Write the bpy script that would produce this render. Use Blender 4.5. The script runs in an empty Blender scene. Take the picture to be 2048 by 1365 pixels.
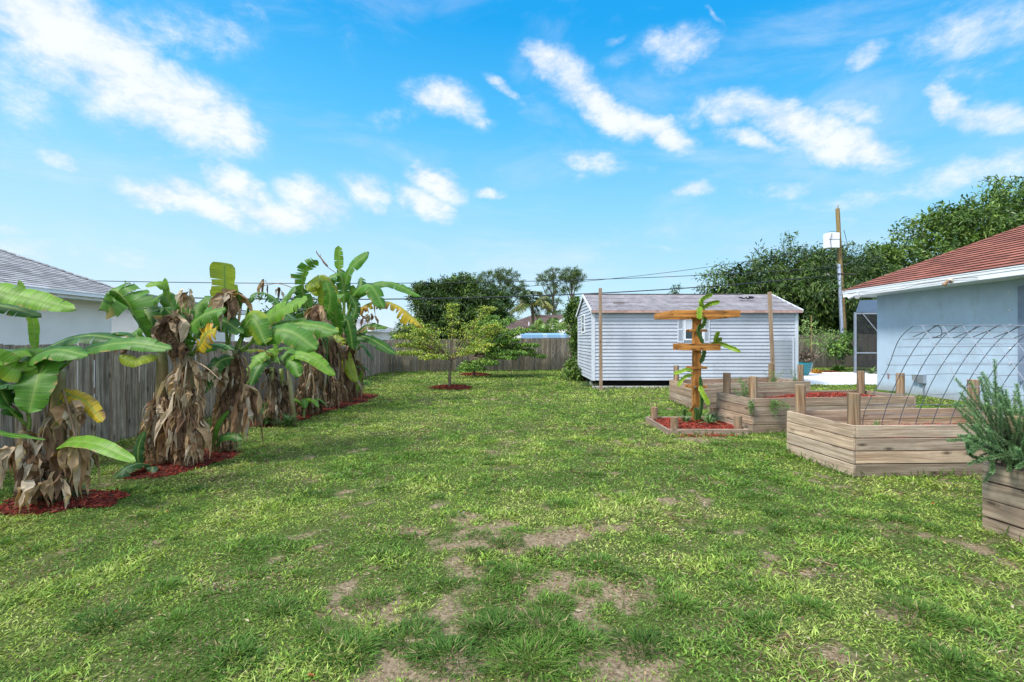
import bpy, math, random
import numpy as np
from mathutils import Vector, Matrix
R = math.radians
rng = np.random.default_rng(7)
random.seed(7)
SC = bpy.context.scene
COL = SC.collection
F = 967.0; H = 1.6
ORG = {}

def P(u, v, Y):
    """world point seen at photo pixel (u, v) when it stands Y metres from the camera"""
    return Vector(((u-1024)/F*Y, Y, H+(680-v)/F*Y))

# ---------------------------------------------------------------- materials
def mat(name):
    m = bpy.data.materials.new(name); m.use_nodes = True
    nt = m.node_tree
    for n in list(nt.nodes): nt.nodes.remove(n)
    o = nt.nodes.new('ShaderNodeOutputMaterial')
    b = nt.nodes.new('ShaderNodeBsdfPrincipled')
    nt.links.new(b.outputs[0], o.inputs[0])
    return m, nt, b, o
def N(nt, t, **k):
    n = nt.nodes.new(t)
    for a, v in k.items():
        if a.startswith('i_'):
            n.inputs[a[2:].replace('_', ' ')].default_value = v
        else: setattr(n, a, v)
    return n
def L(nt, a, b): nt.links.new(a, b)
def math_(nt, op, a, b=None, c=None, clamp=False):
    n = nt.nodes.new('ShaderNodeMath'); n.operation = op; n.use_clamp = clamp
    for i, x in enumerate((a, b, c)):
        if x is None: continue
        if isinstance(x, (int, float)): n.inputs[i].default_value = x
        else: nt.links.new(x, n.inputs[i])
    return n.outputs[0]
def mix(nt, fac, a, b, mode='MIX'):
    n = nt.nodes.new('ShaderNodeMix'); n.data_type = 'RGBA'; n.blend_type = mode
    for idx, x in ((0, fac), (6, a), (7, b)):
        if isinstance(x, (int, float)): n.inputs[idx].default_value = x
        elif isinstance(x, tuple): n.inputs[idx].default_value = (*x[:3], 1)
        else: nt.links.new(x, n.inputs[idx])
    return n.outputs[2]
def ramp(nt, fac, stops):
    n = nt.nodes.new('ShaderNodeValToRGB'); e = n.color_ramp.elements
    while len(e) < len(stops): e.new(0.5)
    for i, (p, c) in enumerate(stops):
        e[i].position = p
        e[i].color = (c, c, c, 1) if isinstance(c, (int, float)) else (*c[:3], 1)
    nt.links.new(fac, n.inputs[0]); return n.outputs[0]
def noise(nt, vec, scale, detail=4, rough=.55, dist=0):
    n = nt.nodes.new('ShaderNodeTexNoise')
    n.inputs['Scale'].default_value = scale; n.inputs['Detail'].default_value = detail
    n.inputs['Roughness'].default_value = rough; n.inputs['Distortion'].default_value = dist
    if vec is not None: nt.links.new(vec, n.inputs['Vector'])
    return n.outputs[0]
def mapping(nt, vec, scale=(1, 1, 1), loc=(0, 0, 0), rot=(0, 0, 0)):
    n = nt.nodes.new('ShaderNodeMapping')
    n.inputs['Scale'].default_value = scale; n.inputs['Location'].default_value = loc; n.inputs['Rotation'].default_value = rot
    nt.links.new(vec, n.inputs['Vector']); return n.outputs[0]
def bump(nt, b, h, strength=.3, dist=.01):
    n = nt.nodes.new('ShaderNodeBump'); n.inputs['Strength'].default_value = strength; n.inputs['Distance'].default_value = dist
    nt.links.new(h, n.inputs['Height']); nt.links.new(n.outputs[0], b.inputs['Normal'])
def attr(nt, name='col'):
    n = nt.nodes.new('ShaderNodeAttribute'); n.attribute_name = name; return n.outputs['Color']
def coord(nt, which='Object'):
    return nt.nodes.new('ShaderNodeTexCoord').outputs[which]

def m_plain(name, c, rough=.6, metal=0, var=.12, scale=6, bmp=0.0, bscale=60):
    m, nt, b, o = mat(name)
    co = coord(nt)
    f = noise(nt, co, scale, 5)
    c1 = tuple(x*(1-var) for x in c); c2 = tuple(min(1, x*(1+var)) for x in c)
    base = ramp(nt, f, [(.3, c1), (.7, c2)])
    base = mix(nt, 1, base, attr(nt), 'MULTIPLY')
    L(nt, base, b.inputs['Base Color'])
    b.inputs['Roughness'].default_value = rough; b.inputs['Metallic'].default_value = metal
    if bmp: bump(nt, b, noise(nt, co, bscale, 4, .7), bmp, .01)
    return m

def m_wood(name, dark, light, knots=True, rough=.85, grain=1.0, stain=None, mildew=False):
    """weathered board; UV is metres along (u) and across (v)"""
    m, nt, b, o = mat(name)
    uv = coord(nt, 'UV')
    warp = noise(nt, mapping(nt, uv, (1.3, 5, 1)), 1, 3)
    comb = N(nt, 'ShaderNodeVectorMath', operation='MULTIPLY_ADD')
    wv = N(nt, 'ShaderNodeCombineXYZ'); L(nt, warp, wv.inputs[1])
    L(nt, wv.outputs[0], comb.inputs[0]); comb.inputs[1].default_value = (0, .045, 0); L(nt, uv, comb.inputs[2])
    wc = comb.outputs[0]
    g1 = noise(nt, mapping(nt, wc, (2.2, 70, 1)), 1, 5, .6)
    g2 = noise(nt, mapping(nt, wc, (.8, 18, 1)), 1, 4, .6)
    blot = noise(nt, uv, 3.5, 4, .6)
    f = math_(nt, 'MULTIPLY_ADD', g1, .5, math_(nt, 'MULTIPLY', g2, .5))
    c = ramp(nt, f, [(.32, tuple(x*.7 for x in dark)), (.45, dark), (.56, light), (.7, tuple(min(1, x*1.15) for x in light))])
    c = mix(nt, ramp(nt, blot, [(.42, 0.0), (.62, .55)]), c, stain or tuple(x*.8 for x in dark))
    if knots:
        vo = N(nt, 'ShaderNodeTexVoronoi'); vo.inputs['Scale'].default_value = 1
        L(nt, mapping(nt, wc, (2.6, 7.5, 1)), vo.inputs['Vector'])
        kd = vo.outputs['Distance']
        k = ramp(nt, kd, [(0, 1.0), (.085, .85), (.115, .3), (.15, .5), (.2, 0)])
        c = mix(nt, k, c, tuple(x*.3 for x in dark))
    if mildew:
        pn = noise(nt, mapping(nt, coord(nt), (5, 5, 1.6)), 1, 5, .65)
        z = N(nt, 'ShaderNodeSeparateXYZ'); L(nt, coord(nt), z.inputs[0])
        zz = math_(nt, 'MULTIPLY_ADD', z.outputs[2], -.35, .62)
        mm = math_(nt, 'ADD', pn, zz)
        c = mix(nt, ramp(nt, mm, [(.78, 0.0), (1.0, .75)]), c, (.075, .07, .055))
    c = mix(nt, 1, c, attr(nt), 'MULTIPLY')
    L(nt, c, b.inputs['Base Color']); b.inputs['Roughness'].default_value = rough
    b.inputs['Specular IOR Level'].default_value = .25
    bump(nt, b, f, .5*grain, .006)
    return m

def m_leaf(name, trans=.3, rough=.5, spec=.35, tint=(1, 1, 1), veins=False):
    m, nt, b, o = mat(name)
    c = mix(nt, 1, attr(nt), (*tint, 1), 'MULTIPLY')
    if veins:
        uv = coord(nt, 'UV')
        w = noise(nt, mapping(nt, uv, (60, 1.2, 1)), 1, 2, .5)
        c = mix(nt, 1, c, ramp(nt, w, [(.35, .78), (.65, 1.2)]), 'MULTIPLY')
        bump(nt, b, w, .35, .006)
    L(nt, c, b.inputs['Base Color'])
    b.inputs['Roughness'].default_value = rough; b.inputs['Specular IOR Level'].default_value = spec
    t = N(nt, 'ShaderNodeBsdfTranslucent')
    c2 = mix(nt, 1, c, (1.25, 1.25, .55), 'MULTIPLY'); L(nt, c2, t.inputs[0])
    ms = N(nt, 'ShaderNodeMixShader'); ms.inputs[0].default_value = trans
    L(nt, b.outputs[0], ms.inputs[1]); L(nt, t.outputs[0], ms.inputs[2]); L(nt, ms.outputs[0], o.inputs[0])
    return m

def m_shingle(name, cols, course=.14, tab=.3):
    m, nt, b, o = mat(name)
    uv = coord(nt, 'UV')
    br = N(nt, 'ShaderNodeTexBrick'); br.offset = .37; br.inputs['Scale'].default_value = 1
    br.inputs['Brick Width'].default_value = tab; br.inputs['Row Height'].default_value = course
    br.inputs['Mortar Size'].default_value = .004; br.inputs['Mortar'].default_value = (.3, .3, .3, 1)
    br.inputs['Color1'].default_value = (.55, .55, .55, 1); br.inputs['Color2'].default_value = (1, 1, 1, 1)
    br.inputs['Bias'].default_value = .1
    L(nt, uv, br.inputs['Vector'])
    sp = noise(nt, uv, 130, 2, .7); bl = noise(nt, mapping(nt, uv, (1, 1, 1)), .7, 4)
    c = ramp(nt, bl, [(.35, cols[0]), (.65, cols[1])])
    c = mix(nt, 1, c, br.outputs[0], 'MULTIPLY')
    c = mix(nt, .45, c, ramp(nt, sp, [(.3, .35), (.7, 1.4)]), 'MULTIPLY')
    c = mix(nt, 1, c, attr(nt), 'MULTIPLY')
    L(nt, c, b.inputs['Base Color']); b.inputs['Roughness'].default_value = .9
    bump(nt, b, sp, .4, .004)
    return m

# ---------------------------------------------------------------- mesh builder
class MB:
    def __init__(s): s.v = []; s.f = []; s.uv = []; s.c = []; s.n = 0
    def add(s, vs, fs, col=(1, 1, 1), uvs=None):
        """vs list of xyz, fs list of index tuples, col one rgb or one per vertex, uvs per face list of uv lists"""
        k = s.n
        s.v.extend([tuple(x) for x in vs]); s.n += len(vs)
        if len(vs) and hasattr(col[0], '__len__'): s.c.extend([tuple(x)[:3] for x in col])
        else: s.c.extend([tuple(col)[:3]]*len(vs))
        for i, f in enumerate(fs):
            s.f.append(tuple(a+k for a in f))
            s.uv.append(uvs[i] if uvs else [(0, 0)]*len(f))
    def board(s, p0, p1, w, t, up=(0, 0, 1), col=None, jit=.12, sk=None):
        """box from p0 to p1; w measured along 'up', t across"""
        p0 = Vector(p0); p1 = Vector(p1); a = p1-p0; ln = a.length; a.normalize()
        up = Vector(up); up = (up-a*up.dot(a)).normalized(); sd = a.cross(up)
        if col is None:
            k = 1+random.uniform(-jit, jit); g = random.uniform(-jit, jit)*.25
            col = (k*(1+g), k, k*(1-g))
        ou, ov = random.uniform(0, 50), random.uniform(0, 50)
        vs = []
        for e in (p0, p1):
            for y, x in ((-1, -1), (-1, 1), (1, 1), (1, -1)):
                vs.append(e+up*(w/2*y)+sd*(t/2*x))
        fs = [(0, 1, 5, 4), (1, 2, 6, 5), (2, 3, 7, 6), (3, 0, 4, 7), (3, 2, 1, 0), (4, 5, 6, 7)]
        acc = [0, t, t+w, 2*t+w, 2*t+2*w]; uvs = []
        for k in range(4):
            uvs.append([(ou, ov+acc[k]), (ou, ov+acc[k+1]), (ou+ln, ov+acc[k+1]), (ou+ln, ov+acc[k])])
        uvs += [[(ou, ov), (ou+t*.2, ov), (ou+t*.2, ov+w), (ou, ov+w)]]*2
        s.add(vs, fs, col, uvs)
    def box(s, lo, hi, col=(1, 1, 1)):
        x0, y0, z0 = lo; x1, y1, z1 = hi
        d = (x1-x0, y1-y0, z1-z0); ax = d.index(max(d))
        c = [(x0+x1)/2, (y0+y1)/2, (z0+z1)/2]; a = list(c); b = list(c); a[ax] = lo[ax]; b[ax] = hi[ax]
        if ax == 2: s.board(a, b, d[0], d[1], (1, 0, 0), col)
        elif ax == 0: s.board(a, b, d[2], d[1], (0, 0, 1), col)
        else: s.board(a, b, d[2], d[0], (0, 0, 1), col)
    def tube(s, pts, rad, n=8, col=(1, 1, 1), cap=True, wob=0, uo=None):
        pts = [Vector(p) for p in pts]; m = len(pts)
        if not hasattr(rad, '__len__'): rad = [rad]*m
        vs = []; cs = []; ln = 0; uvl = []
        ref = None; ou = random.uniform(0, 50) if uo is None else uo
        for i, p in enumerate(pts):
            t = (pts[min(i+1, m-1)]-pts[max(i-1, 0)]).normalized()
            if i: ln += (p-pts[i-1]).length
            uvl.append(ln)
            if ref is None:
                ref = Vector((0, 0, 1)) if abs(t.z) < .9 else Vector((1, 0, 0))
            a = (ref-t*ref.dot(t)).normalized(); ref = a; b = t.cross(a)
            for k in range(n):
                th = 2*math.pi*k/n; r = rad[i]*(1+random.uniform(-wob, wob))
                vs.append(p+a*(r*math.cos(th))+b*(r*math.sin(th)))
                cs.append(col[i] if hasattr(col[0], '__len__') else col)
        fs = []; uvs = []; cr = 2*math.pi*max(rad)
        for i in range(m-1):
            for k in range(n):
                q = (k+1) % n
                fs.append((i*n+k, i*n+q, (i+1)*n+q, (i+1)*n+k))
                uvs.append([(ou+uvl[i], cr*k/n), (ou+uvl[i], cr*(k+1)/n), (ou+uvl[i+1], cr*(k+1)/n), (ou+uvl[i+1], cr*k/n)])
        if cap:
            fs.append(tuple(range(n))[::-1]); uvs.append([(ou, .1)]*n)
            fs.append(tuple((m-1)*n+k for k in range(n))); uvs.append([(ou, .1)]*n)
        s.add(vs, fs, cs, uvs)
    def log(s, p0, p1, r, n=14):
        """round timber post with a paler sawn top"""
        k = 1+random.uniform(-.15, .1); c = (k, k*.98, k*.94)
        p0 = Vector(p0); p1 = Vector(p1); a = (p1-p0)
        pts = [p0+a*(i/5) for i in range(6)]
        pts.insert(6, p1+a.normalized()*.004)
        s.tube(pts, [r*random.uniform(.97, 1.03) for _ in range(6)]+[r*.9], n, c, True, .012)
        top = p1+a.normalized()*.0055
        vs = [top]+[top+Vector((math.cos(2*math.pi*j/n), math.sin(2*math.pi*j/n), 0))*r*.86 for j in range(n)]
        s.add(vs, [(0, 1+j, 1+(j+1) % n) for j in range(n)], (1.25*k, 1.2*k, 1.15*k), [[(0, 0), (.01, .05), (.01, .06)]]*n)
    def build(s, name, m, parent=None, smooth=False, loc=None, label=None, cat=None, group=None, kind=None, bevel=0):
        V = np.array(s.v, dtype=np.float64).reshape(-1, 3)
        if parent is not None: o0 = ORG[parent.name]
        elif loc is not None: o0 = Vector(loc)
        else:
            lo = V.min(0); hi = V.max(0); o0 = Vector(((lo[0]+hi[0])/2, (lo[1]+hi[1])/2, lo[2]))
        V = V-np.array(o0)
        me = bpy.data.meshes.new(name); me.from_pydata(V.tolist(), [], s.f)
        uvl = me.uv_layers.new(name='UVMap')
        uvl.data.foreach_set('uv', np.array([x for f in s.uv for x in f], dtype=np.float32).ravel())
        ca = me.color_attributes.new('col', 'FLOAT_COLOR', 'POINT')
        c4 = np.ones((len(V), 4), dtype=np.float32); c4[:, :3] = np.array(s.c, dtype=np.float32)
        ca.data.foreach_set('color', c4.ravel())
        if smooth: me.polygons.foreach_set('use_smooth', np.ones(len(me.polygons), dtype=bool))
        me.materials.append(m); me.update()
        o = bpy.data.objects.new(name, me); COL.objects.link(o)
        finish(o, parent, o0, label, cat, group, kind)
        if bevel:
            b = o.modifiers.new('edge', 'BEVEL'); b.width = bevel; b.segments = 1; b.limit_method = 'ANGLE'
        return o
def finish(o, parent, o0, label=None, cat=None, group=None, kind=None):
    if parent is not None:
        o.parent = parent; ORG[o.name] = Vector(o0)
    else:
        o.location = o0; ORG[o.name] = Vector(o0)
    if label: o['label'] = label
    if cat: o['category'] = cat
    if group: o['group'] = group
    if kind: o['kind'] = kind
def thing(name, label, cat, loc, group=None):
    o = bpy.data.objects.new(name, None); COL.objects.link(o); o.empty_display_size = .1
    finish(o, None, Vector(loc), label, cat, group); return o

def array_mesh(name, V, polys_n, loops, C, m, parent=None, smooth=False, label=None, cat=None, group=None, kind=None):
    """fast mesh: V (n,3), polys_n verts per face (all equal) , loops flat index array, C (n,3)"""
    if parent is not None: o0 = ORG[parent.name]
    else:
        lo = V.min(0); hi = V.max(0); o0 = Vector(((lo[0]+hi[0])/2, (lo[1]+hi[1])/2, lo[2]))
    V = V-np.array(o0)
    me = bpy.data.meshes.new(name); nv = len(V); nl = len(loops); npoly = nl//polys_n
    me.vertices.add(nv); me.vertices.foreach_set('co', V.astype(np.float32).ravel())
    me.loops.add(nl); me.loops.foreach_set('vertex_index', loops.astype(np.int32))
    me.polygons.add(npoly); me.polygons.foreach_set('loop_start', np.arange(0, nl, polys_n, dtype=np.int32))
    try: me.polygons.foreach_set('loop_total', np.full(npoly, polys_n, dtype=np.int32))
    except Exception: pass
    me.update(calc_edges=True)
    ca = me.color_attributes.new('col', 'FLOAT_COLOR', 'POINT')
    c4 = np.ones((nv, 4), dtype=np.float32); c4[:, :3] = C
    ca.data.foreach_set('color', c4.ravel())
    me.polygons.foreach_set('use_smooth', np.full(npoly, smooth, dtype=bool))
    me.materials.append(m)
    o = bpy.data.objects.new(name, me); COL.objects.link(o)
    finish(o, parent, o0, label, cat, group, kind); return o

def unit(a): return a/np.maximum(1e-9, np.linalg.norm(a, axis=-1, keepdims=True))
def rand_dirs(n, g=rng): return unit(g.normal(size=(n, 3)))
def diamonds(name, c, d, L_, W_, cols, m, lift=.12, **k):
    """one small leaf (diamond, folded at its middle) per row"""
    n = len(c); d = unit(d); nn = rand_dirs(n); nn[:, 2] = np.abs(nn[:, 2])+.4
    s = unit(np.cross(d, nn)); nn = unit(np.cross(s, d))
    L_ = np.broadcast_to(L_, (n,))[:, None]; W_ = np.broadcast_to(W_, (n,))[:, None]
    V = np.empty((n, 4, 3))
    V[:, 0] = c; mid = c+d*L_*.45+nn*L_*lift
    V[:, 1] = mid+s*W_*.5; V[:, 2] = c+d*L_; V[:, 3] = mid-s*W_*.5
    C = np.repeat(cols, 4, axis=0)
    return array_mesh(name, V.reshape(-1, 3), 4, np.arange(n*4), C, m, **k)

# ---------------------------------------------------------------- numpy noise
_T = np.random.default_rng(3).random((256, 256))
def vn(x, y, o=0):
    x = np.asarray(x, float)+o*17.3; y = np.asarray(y, float)+o*31.7
    xi = np.floor(x).astype(int); yi = np.floor(y).astype(int); fx = x-xi; fy = y-yi
    fx = fx*fx*(3-2*fx); fy = fy*fy*(3-2*fy)
    a = _T[xi % 256, yi % 256]; b = _T[(xi+1) % 256, yi % 256]; c = _T[xi % 256, (yi+1) % 256]; d = _T[(xi+1) % 256, (yi+1) % 256]
    return (a*(1-fx)+b*fx)*(1-fy)+(c*(1-fx)+d*fx)*fy
def fbm(x, y, s, o=0, oct=4):
    t = 0; a = 1; w = 0
    for k in range(oct):
        t = t+a*vn(x*s, y*s, o+k); w += a; a *= .5; s *= 2.1
    return t/w
def sstep(a, b, x): t = np.clip((x-a)/(b-a), 0, 1); return t*t*(3-2*t)
def catmull(pts, n):
    pts = [Vector(p) for p in pts]
    p = [pts[0]*2-pts[1]]+pts+[pts[-1]*2-pts[-2]]; out = []; m = len(pts)-1
    for i in range(n):
        t = i/(n-1)*m; k = min(int(t), m-1); t -= k
        a, b, c, d = p[k:k+4]
        out.append(.5*((2*b)+(c-a)*t+(2*a-5*b+4*c-d)*t*t+(3*b-a-3*c+d)*t**3))
    return out
# ---------------------------------------------------------------- sky and light
SUN_DIR = Vector((-.62, -.42, .88)).normalized()     # from the ground towards the sun
def make_world():
    w = bpy.data.worlds.new('World'); SC.world = w; w.use_nodes = True
    nt = w.node_tree
    for n in list(nt.nodes): nt.nodes.remove(n)
    out = N(nt, 'ShaderNodeOutputWorld'); bg = N(nt, 'ShaderNodeBackground'); L(nt, bg.outputs[0], out.inputs[0])
    sky = N(nt, 'ShaderNodeTexSky'); sky.sky_type = 'NISHITA'; sky.sun_disc = False
    sky.sun_elevation = math.asin(SUN_DIR.z); sky.sun_rotation = math.atan2(SUN_DIR.x, SUN_DIR.y)
    sky.dust_density = .6; sky.ozone_density = 2
    g = coord(nt, 'Generated')
    nm = N(nt, 'ShaderNodeVectorMath', operation='NORMALIZE'); L(nt, g, nm.inputs[0]); d = nm.outputs[0]
    sp = N(nt, 'ShaderNodeSeparateXYZ'); L(nt, d, sp.inputs[0])
    az = math_(nt, 'ARCTAN2', sp.outputs[0], sp.outputs[1]); el = math_(nt, 'ARCSINE', sp.outputs[2])
    eln = math_(nt, 'MULTIPLY', el, 2/math.pi)
    # daylight blue by height above the horizon, deeper towards the upper right
    el2 = math_(nt, 'MULTIPLY_ADD', az, .035, eln)
    base = ramp(nt, el2, [(0.0, (.68, .88, 1.0)), (.075, (.52, .82, 1.0)), (.17, (.28, .69, 1.0)), (.26, (.10, .54, .97)), (.37, (.014, .385, .89)), (1.0, (.01, .24, .66))])
    ns = mix(nt, 1, sky.outputs[0], (.1, .1, .1), 'MULTIPLY')
    base = mix(nt, .06, base, ns)
    # cloud field
    cmb = N(nt, 'ShaderNodeCombineXYZ'); L(nt, az, cmb.inputs[0]); L(nt, el, cmb.inputs[1])
    wn = N(nt, 'ShaderNodeTexNoise'); wn.inputs['Scale'].default_value = 7; wn.inputs['Detail'].default_value = 5; wn.inputs['Roughness'].default_value = .6
    L(nt, d, wn.inputs['Vector'])
    wsub = N(nt, 'ShaderNodeVectorMath', operation='SUBTRACT'); L(nt, wn.outputs['Color'], wsub.inputs[0]); wsub.inputs[1].default_value = (.5, .5, .5)
    wm = N(nt, 'ShaderNodeVectorMath', operation='MULTIPLY_ADD'); L(nt, wsub.outputs[0], wm.inputs[0]); wm.inputs[1].default_value = (.095, .07, 0); L(nt, cmb.outputs[0], wm.inputs[2])
    pos = wm.outputs[0]
    def ae(u, v):
        a = math.atan((u-1024)/F); return a, math.atan((680-v)/F*math.cos(a))
    blobs = [
     (90,45,190,105,32,1),(230,140,190,85,38,1),(370,220,150,72,33,1),(465,268,70,48,20,.95),(30,180,90,110,0,.5),
     (380,60,150,60,-4,.5),(500,15,50,25,20,.45),(125,322,60,20,25,.75),(320,320,60,30,10,.35),(690,75,26,70,-10,.3),
     (320,392,75,28,8,.95),(410,408,110,30,22,.95),(480,372,70,28,22,.9),(560,425,100,30,10,.95),(630,400,75,34,25,.95),(730,385,50,32,25,.85),
     (740,415,40,14,10,.6),(870,375,65,28,28,.95),(850,412,70,24,22,.9),(972,390,26,12,0,.75),(640,455,50,12,0,.5),
     (880,200,70,30,12,.95),(930,222,60,20,25,.75),(780,235,62,22,-12,.5),(1010,180,48,10,32,.65),(985,242,28,8,15,.4),
     (1095,120,50,34,20,.95),(1165,180,110,38,42,1),(1225,235,70,34,30,1),(1305,258,80,30,24,1),(1395,225,80,22,0,.5),
     (1350,95,80,32,-6,.8),(1335,135,60,22,10,.45),(1425,42,22,6,50,.5),(1225,85,18,8,0,.4),(1240,120,40,18,0,.3),
     (1490,225,120,34,6,.85),(1580,245,150,42,10,.95),(1690,290,130,46,14,.95),(1500,285,85,22,12,.85),(1700,220,75,26,4,.8),
     (1185,325,85,22,8,.7),(1165,355,35,16,0,.4),(1280,335,30,12,0,.3),(1387,384,44,16,0,.85),
     (1920,60,150,75,-30,.72),(2010,110,80,60,0,.5),(1740,112,50,24,-35,.7),(1905,190,90,32,28,.85),(1990,220,110,34,5,.85),(2040,40,90,80,0,.6),
     (1590,380,120,24,-8,.5),(1700,405,160,24,-10,.5),(1930,350,150,42,-12,.72),(2030,320,120,45,-10,.65),(1640,440,150,26,-6,.35),
     (60,500,170,26,2,.6),(290,520,230,22,3,.45),(20,460,36,12,0,.6),(320,480,80,9,0,.35),(500,560,330,36,0,.35),(900,600,300,30,0,.2),
     (1235,495,60,8,0,.3),(1320,500,50,7,0,.35),(1440,440,30,12,40,.15)]
    acc = None
    for (u, v, ru, rv, ang, op) in blobs:
        a, e = ae(u, v); th = R(ang)
        # local pixel -> angle Jacobian, averaged, keeps the shape about right
        a1, e1 = ae(u+ru*math.cos(th), v+ru*math.sin(th)); dx, dy = a1-a, e1-e
        r1 = math.hypot(dx, dy); rot = math.atan2(dy, dx)
        a2, e2 = ae(u-rv*math.sin(th), v+rv*math.cos(th)); r2 = math.hypot(a2-a, e2-e)
        mp = N(nt, 'ShaderNodeMapping', vector_type='TEXTURE')
        mp.inputs['Location'].default_value = (a, e, 0); mp.inputs['Rotation'].default_value = (0, 0, rot); mp.inputs['Scale'].default_value = (r1*1.38, r2*1.42, 1)
        L(nt, pos, mp.inputs['Vector'])
        ln = N(nt, 'ShaderNodeVectorMath', operation='LENGTH'); L(nt, mp.outputs[0], ln.inputs[0])
        f = N(nt, 'ShaderNodeMapRange', interpolation_type='SMOOTHSTEP'); f.inputs[1].default_value = 1.25; f.inputs[2].default_value = .1; f.inputs[3].default_value = 0; f.inputs[4].default_value = op*1.3 if op >= .85 else op*1.1
        L(nt, ln.outputs['Value'], f.inputs[0])
        acc = f.outputs[0] if acc is None else math_(nt, 'MAXIMUM', acc, f.outputs[0])
    # broken cloud added out of view (overhead and behind) for whiter ambient light
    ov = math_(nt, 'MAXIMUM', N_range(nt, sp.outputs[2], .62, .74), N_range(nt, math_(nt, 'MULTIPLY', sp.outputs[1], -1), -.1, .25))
    big = noise(nt, d, 2.2, 5, .55)
    ovm = math_(nt, 'MULTIPLY', ov, N_range(nt, big, .36, .5))
    acc = math_(nt, 'MAXIMUM', acc, ovm)
    fine = noise(nt, mapping(nt, d, (1, 1, 1.5)), 13, 12, .66, .25)
    fine2 = noise(nt, mapping(nt, d, (1, 1, 2.2)), 34, 6, .65, .3)
    fn = math_(nt, 'MULTIPLY_ADD', math_(nt, 'SUBTRACT', fine, .5), 1.8, math_(nt, 'MULTIPLY', math_(nt, 'SUBTRACT', fine2, .5), .8))
    dens = math_(nt, 'ADD', acc, math_(nt, 'MULTIPLY', fn, math_(nt, 'MINIMUM', math_(nt, 'MULTIPLY', acc, 2.2), 1)))
    veil = math_(nt, 'MULTIPLY', N_range(nt, noise(nt, mapping(nt, d, (1, 1, 3.2)), 3.1, 9, .62, .6), .44, .76), .36)
    alpha = math_(nt, 'MAXIMUM', N_range(nt, dens, .05, 1.45), veil)
    ap = math_(nt, 'MULTIPLY', alpha, .93)
    cc = ramp(nt, math_(nt, 'ADD', fine, math_(nt, 'MULTIPLY', alpha, .25)), [(.42, (.66, .76, .93)), (.78, (.93, .95, 1.0))])
    hi = N(nt, 'ShaderNodeVectorMath', operation='SCALE'); L(nt, cc, hi.inputs[0]); L(nt, math_(nt, 'MULTIPLY_ADD', ov, 1.2, 1.0), hi.inputs['Scale'])  # added unseen cloud made brighter than the visible cloud, lifting the soft fill
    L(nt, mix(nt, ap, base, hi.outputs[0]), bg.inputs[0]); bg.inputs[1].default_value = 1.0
def N_range(nt, x, a, b):
    f = N(nt, 'ShaderNodeMapRange', interpolation_type='SMOOTHSTEP'); f.inputs[1].default_value = a; f.inputs[2].default_value = b
    L(nt, x, f.inputs[0]); return f.outputs[0]
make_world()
sl = bpy.data.lights.new('sun', 'SUN'); sl.energy = 3.9; sl.angle = R(12); sl.color = (1, .95, .86)
so = bpy.data.objects.new('sun', sl); COL.objects.link(so); so.location = (-20, -20, 40)
so.rotation_euler = SUN_DIR.to_track_quat('Z', 'Y').to_euler()
cam = bpy.data.cameras.new('camera'); cam.sensor_width = 36; cam.lens = F/2048*36; cam.shift_y = -2.5/2048; cam.clip_end = 2000; cam.clip_start = .05
co_ = bpy.data.objects.new('camera', cam); COL.objects.link(co_); co_.location = (0, 0, H); co_.rotation_euler = (math.pi/2, 0, 0)
SC.camera = co_
SC.view_settings.view_transform = 'Standard'; SC.view_settings.look = 'None'; SC.view_settings.exposure = .13; SC.view_settings.gamma = 1
# ---------------------------------------------------------------- materials used by the setting
M = {}
M['fence'] = m_wood('fence_wood', (.175, .135, .098), (.43, .365, .29), True, .9, 1, (.18, .14, .105), False)
M['fence_far'] = m_wood('fence_wood_far', (.12, .095, .07), (.27, .235, .185), True, .9, 1, (.13, .12, .085), True)
M['bed'] = m_wood('bed_wood', (.30, .21, .145), (.54, .42, .31), True, .85, 1, (.34, .27, .20))
M['bed_dark'] = m_wood('bed_wood_dark', (.25, .18, .13), (.43, .335, .25), True, .85, 1, (.26, .20, .155))
M['log'] = m_wood('log_wood', (.17, .105, .06), (.38, .26, .165), False, .85, 1, (.22, .19, .15))
M['cedar'] = m_wood('stained_wood', (.30, .115, .022), (.56, .25, .06), True, .65, .7, (.30, .12, .03))
M['post'] = m_wood('post_wood', (.22, .145, .09), (.40, .29, .20), True, .85, .7, (.26, .2, .15))
M['siding'] = m_plain('painted_siding', (.44, .475, .545), .55, var=.09, scale=1.6)
M['trim'] = m_plain('painted_trim', (.62, .66, .74), .5, var=.05, scale=3)
M['white'] = m_plain('white_paint', (.78, .80, .84), .45, var=.05, scale=2.5)
M['pinktrim'] = m_plain('faded_eave_board', (.42, .27, .24), .7, var=.3, scale=5)
M['stucco'] = m_plain('blue_stucco', (.44, .56, .70), .85, var=.09, scale=2.2, bmp=.8, bscale=38)
def stained(m):
    nt = m.node_tree; b = nt.nodes['Principled BSDF']; src = b.inputs['Base Color'].links[0].from_socket; co = coord(nt)
    s1 = noise(nt, mapping(nt, co, (3, 3, .9)), 1, 6, .65); s2 = noise(nt, co, 14, 5, .7)
    f = ramp(nt, math_(nt, 'MULTIPLY_ADD', s2, .4, s1), [(.78, 0.0), (1.0, .45)])
    c = mix(nt, f, src, (.26, .27, .25))
    sz = N(nt, 'ShaderNodeSeparateXYZ'); L(nt, co, sz.inputs[0]); low = N_range_(nt, math_(nt, 'ADD', sz.outputs[2], math_(nt, 'MULTIPLY', s2, -.35)), .12, -.12)
    c = mix(nt, math_(nt, 'MULTIPLY', low, .55), c, (.25, .22, .17)); L(nt, c, b.inputs['Base Color'])
def N_range_(nt, x, a, b):
    f = N(nt, 'ShaderNodeMapRange'); f.inputs[1].default_value = a; f.inputs[2].default_value = b; L(nt, x, f.inputs[0]); return f.outputs[0]
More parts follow.
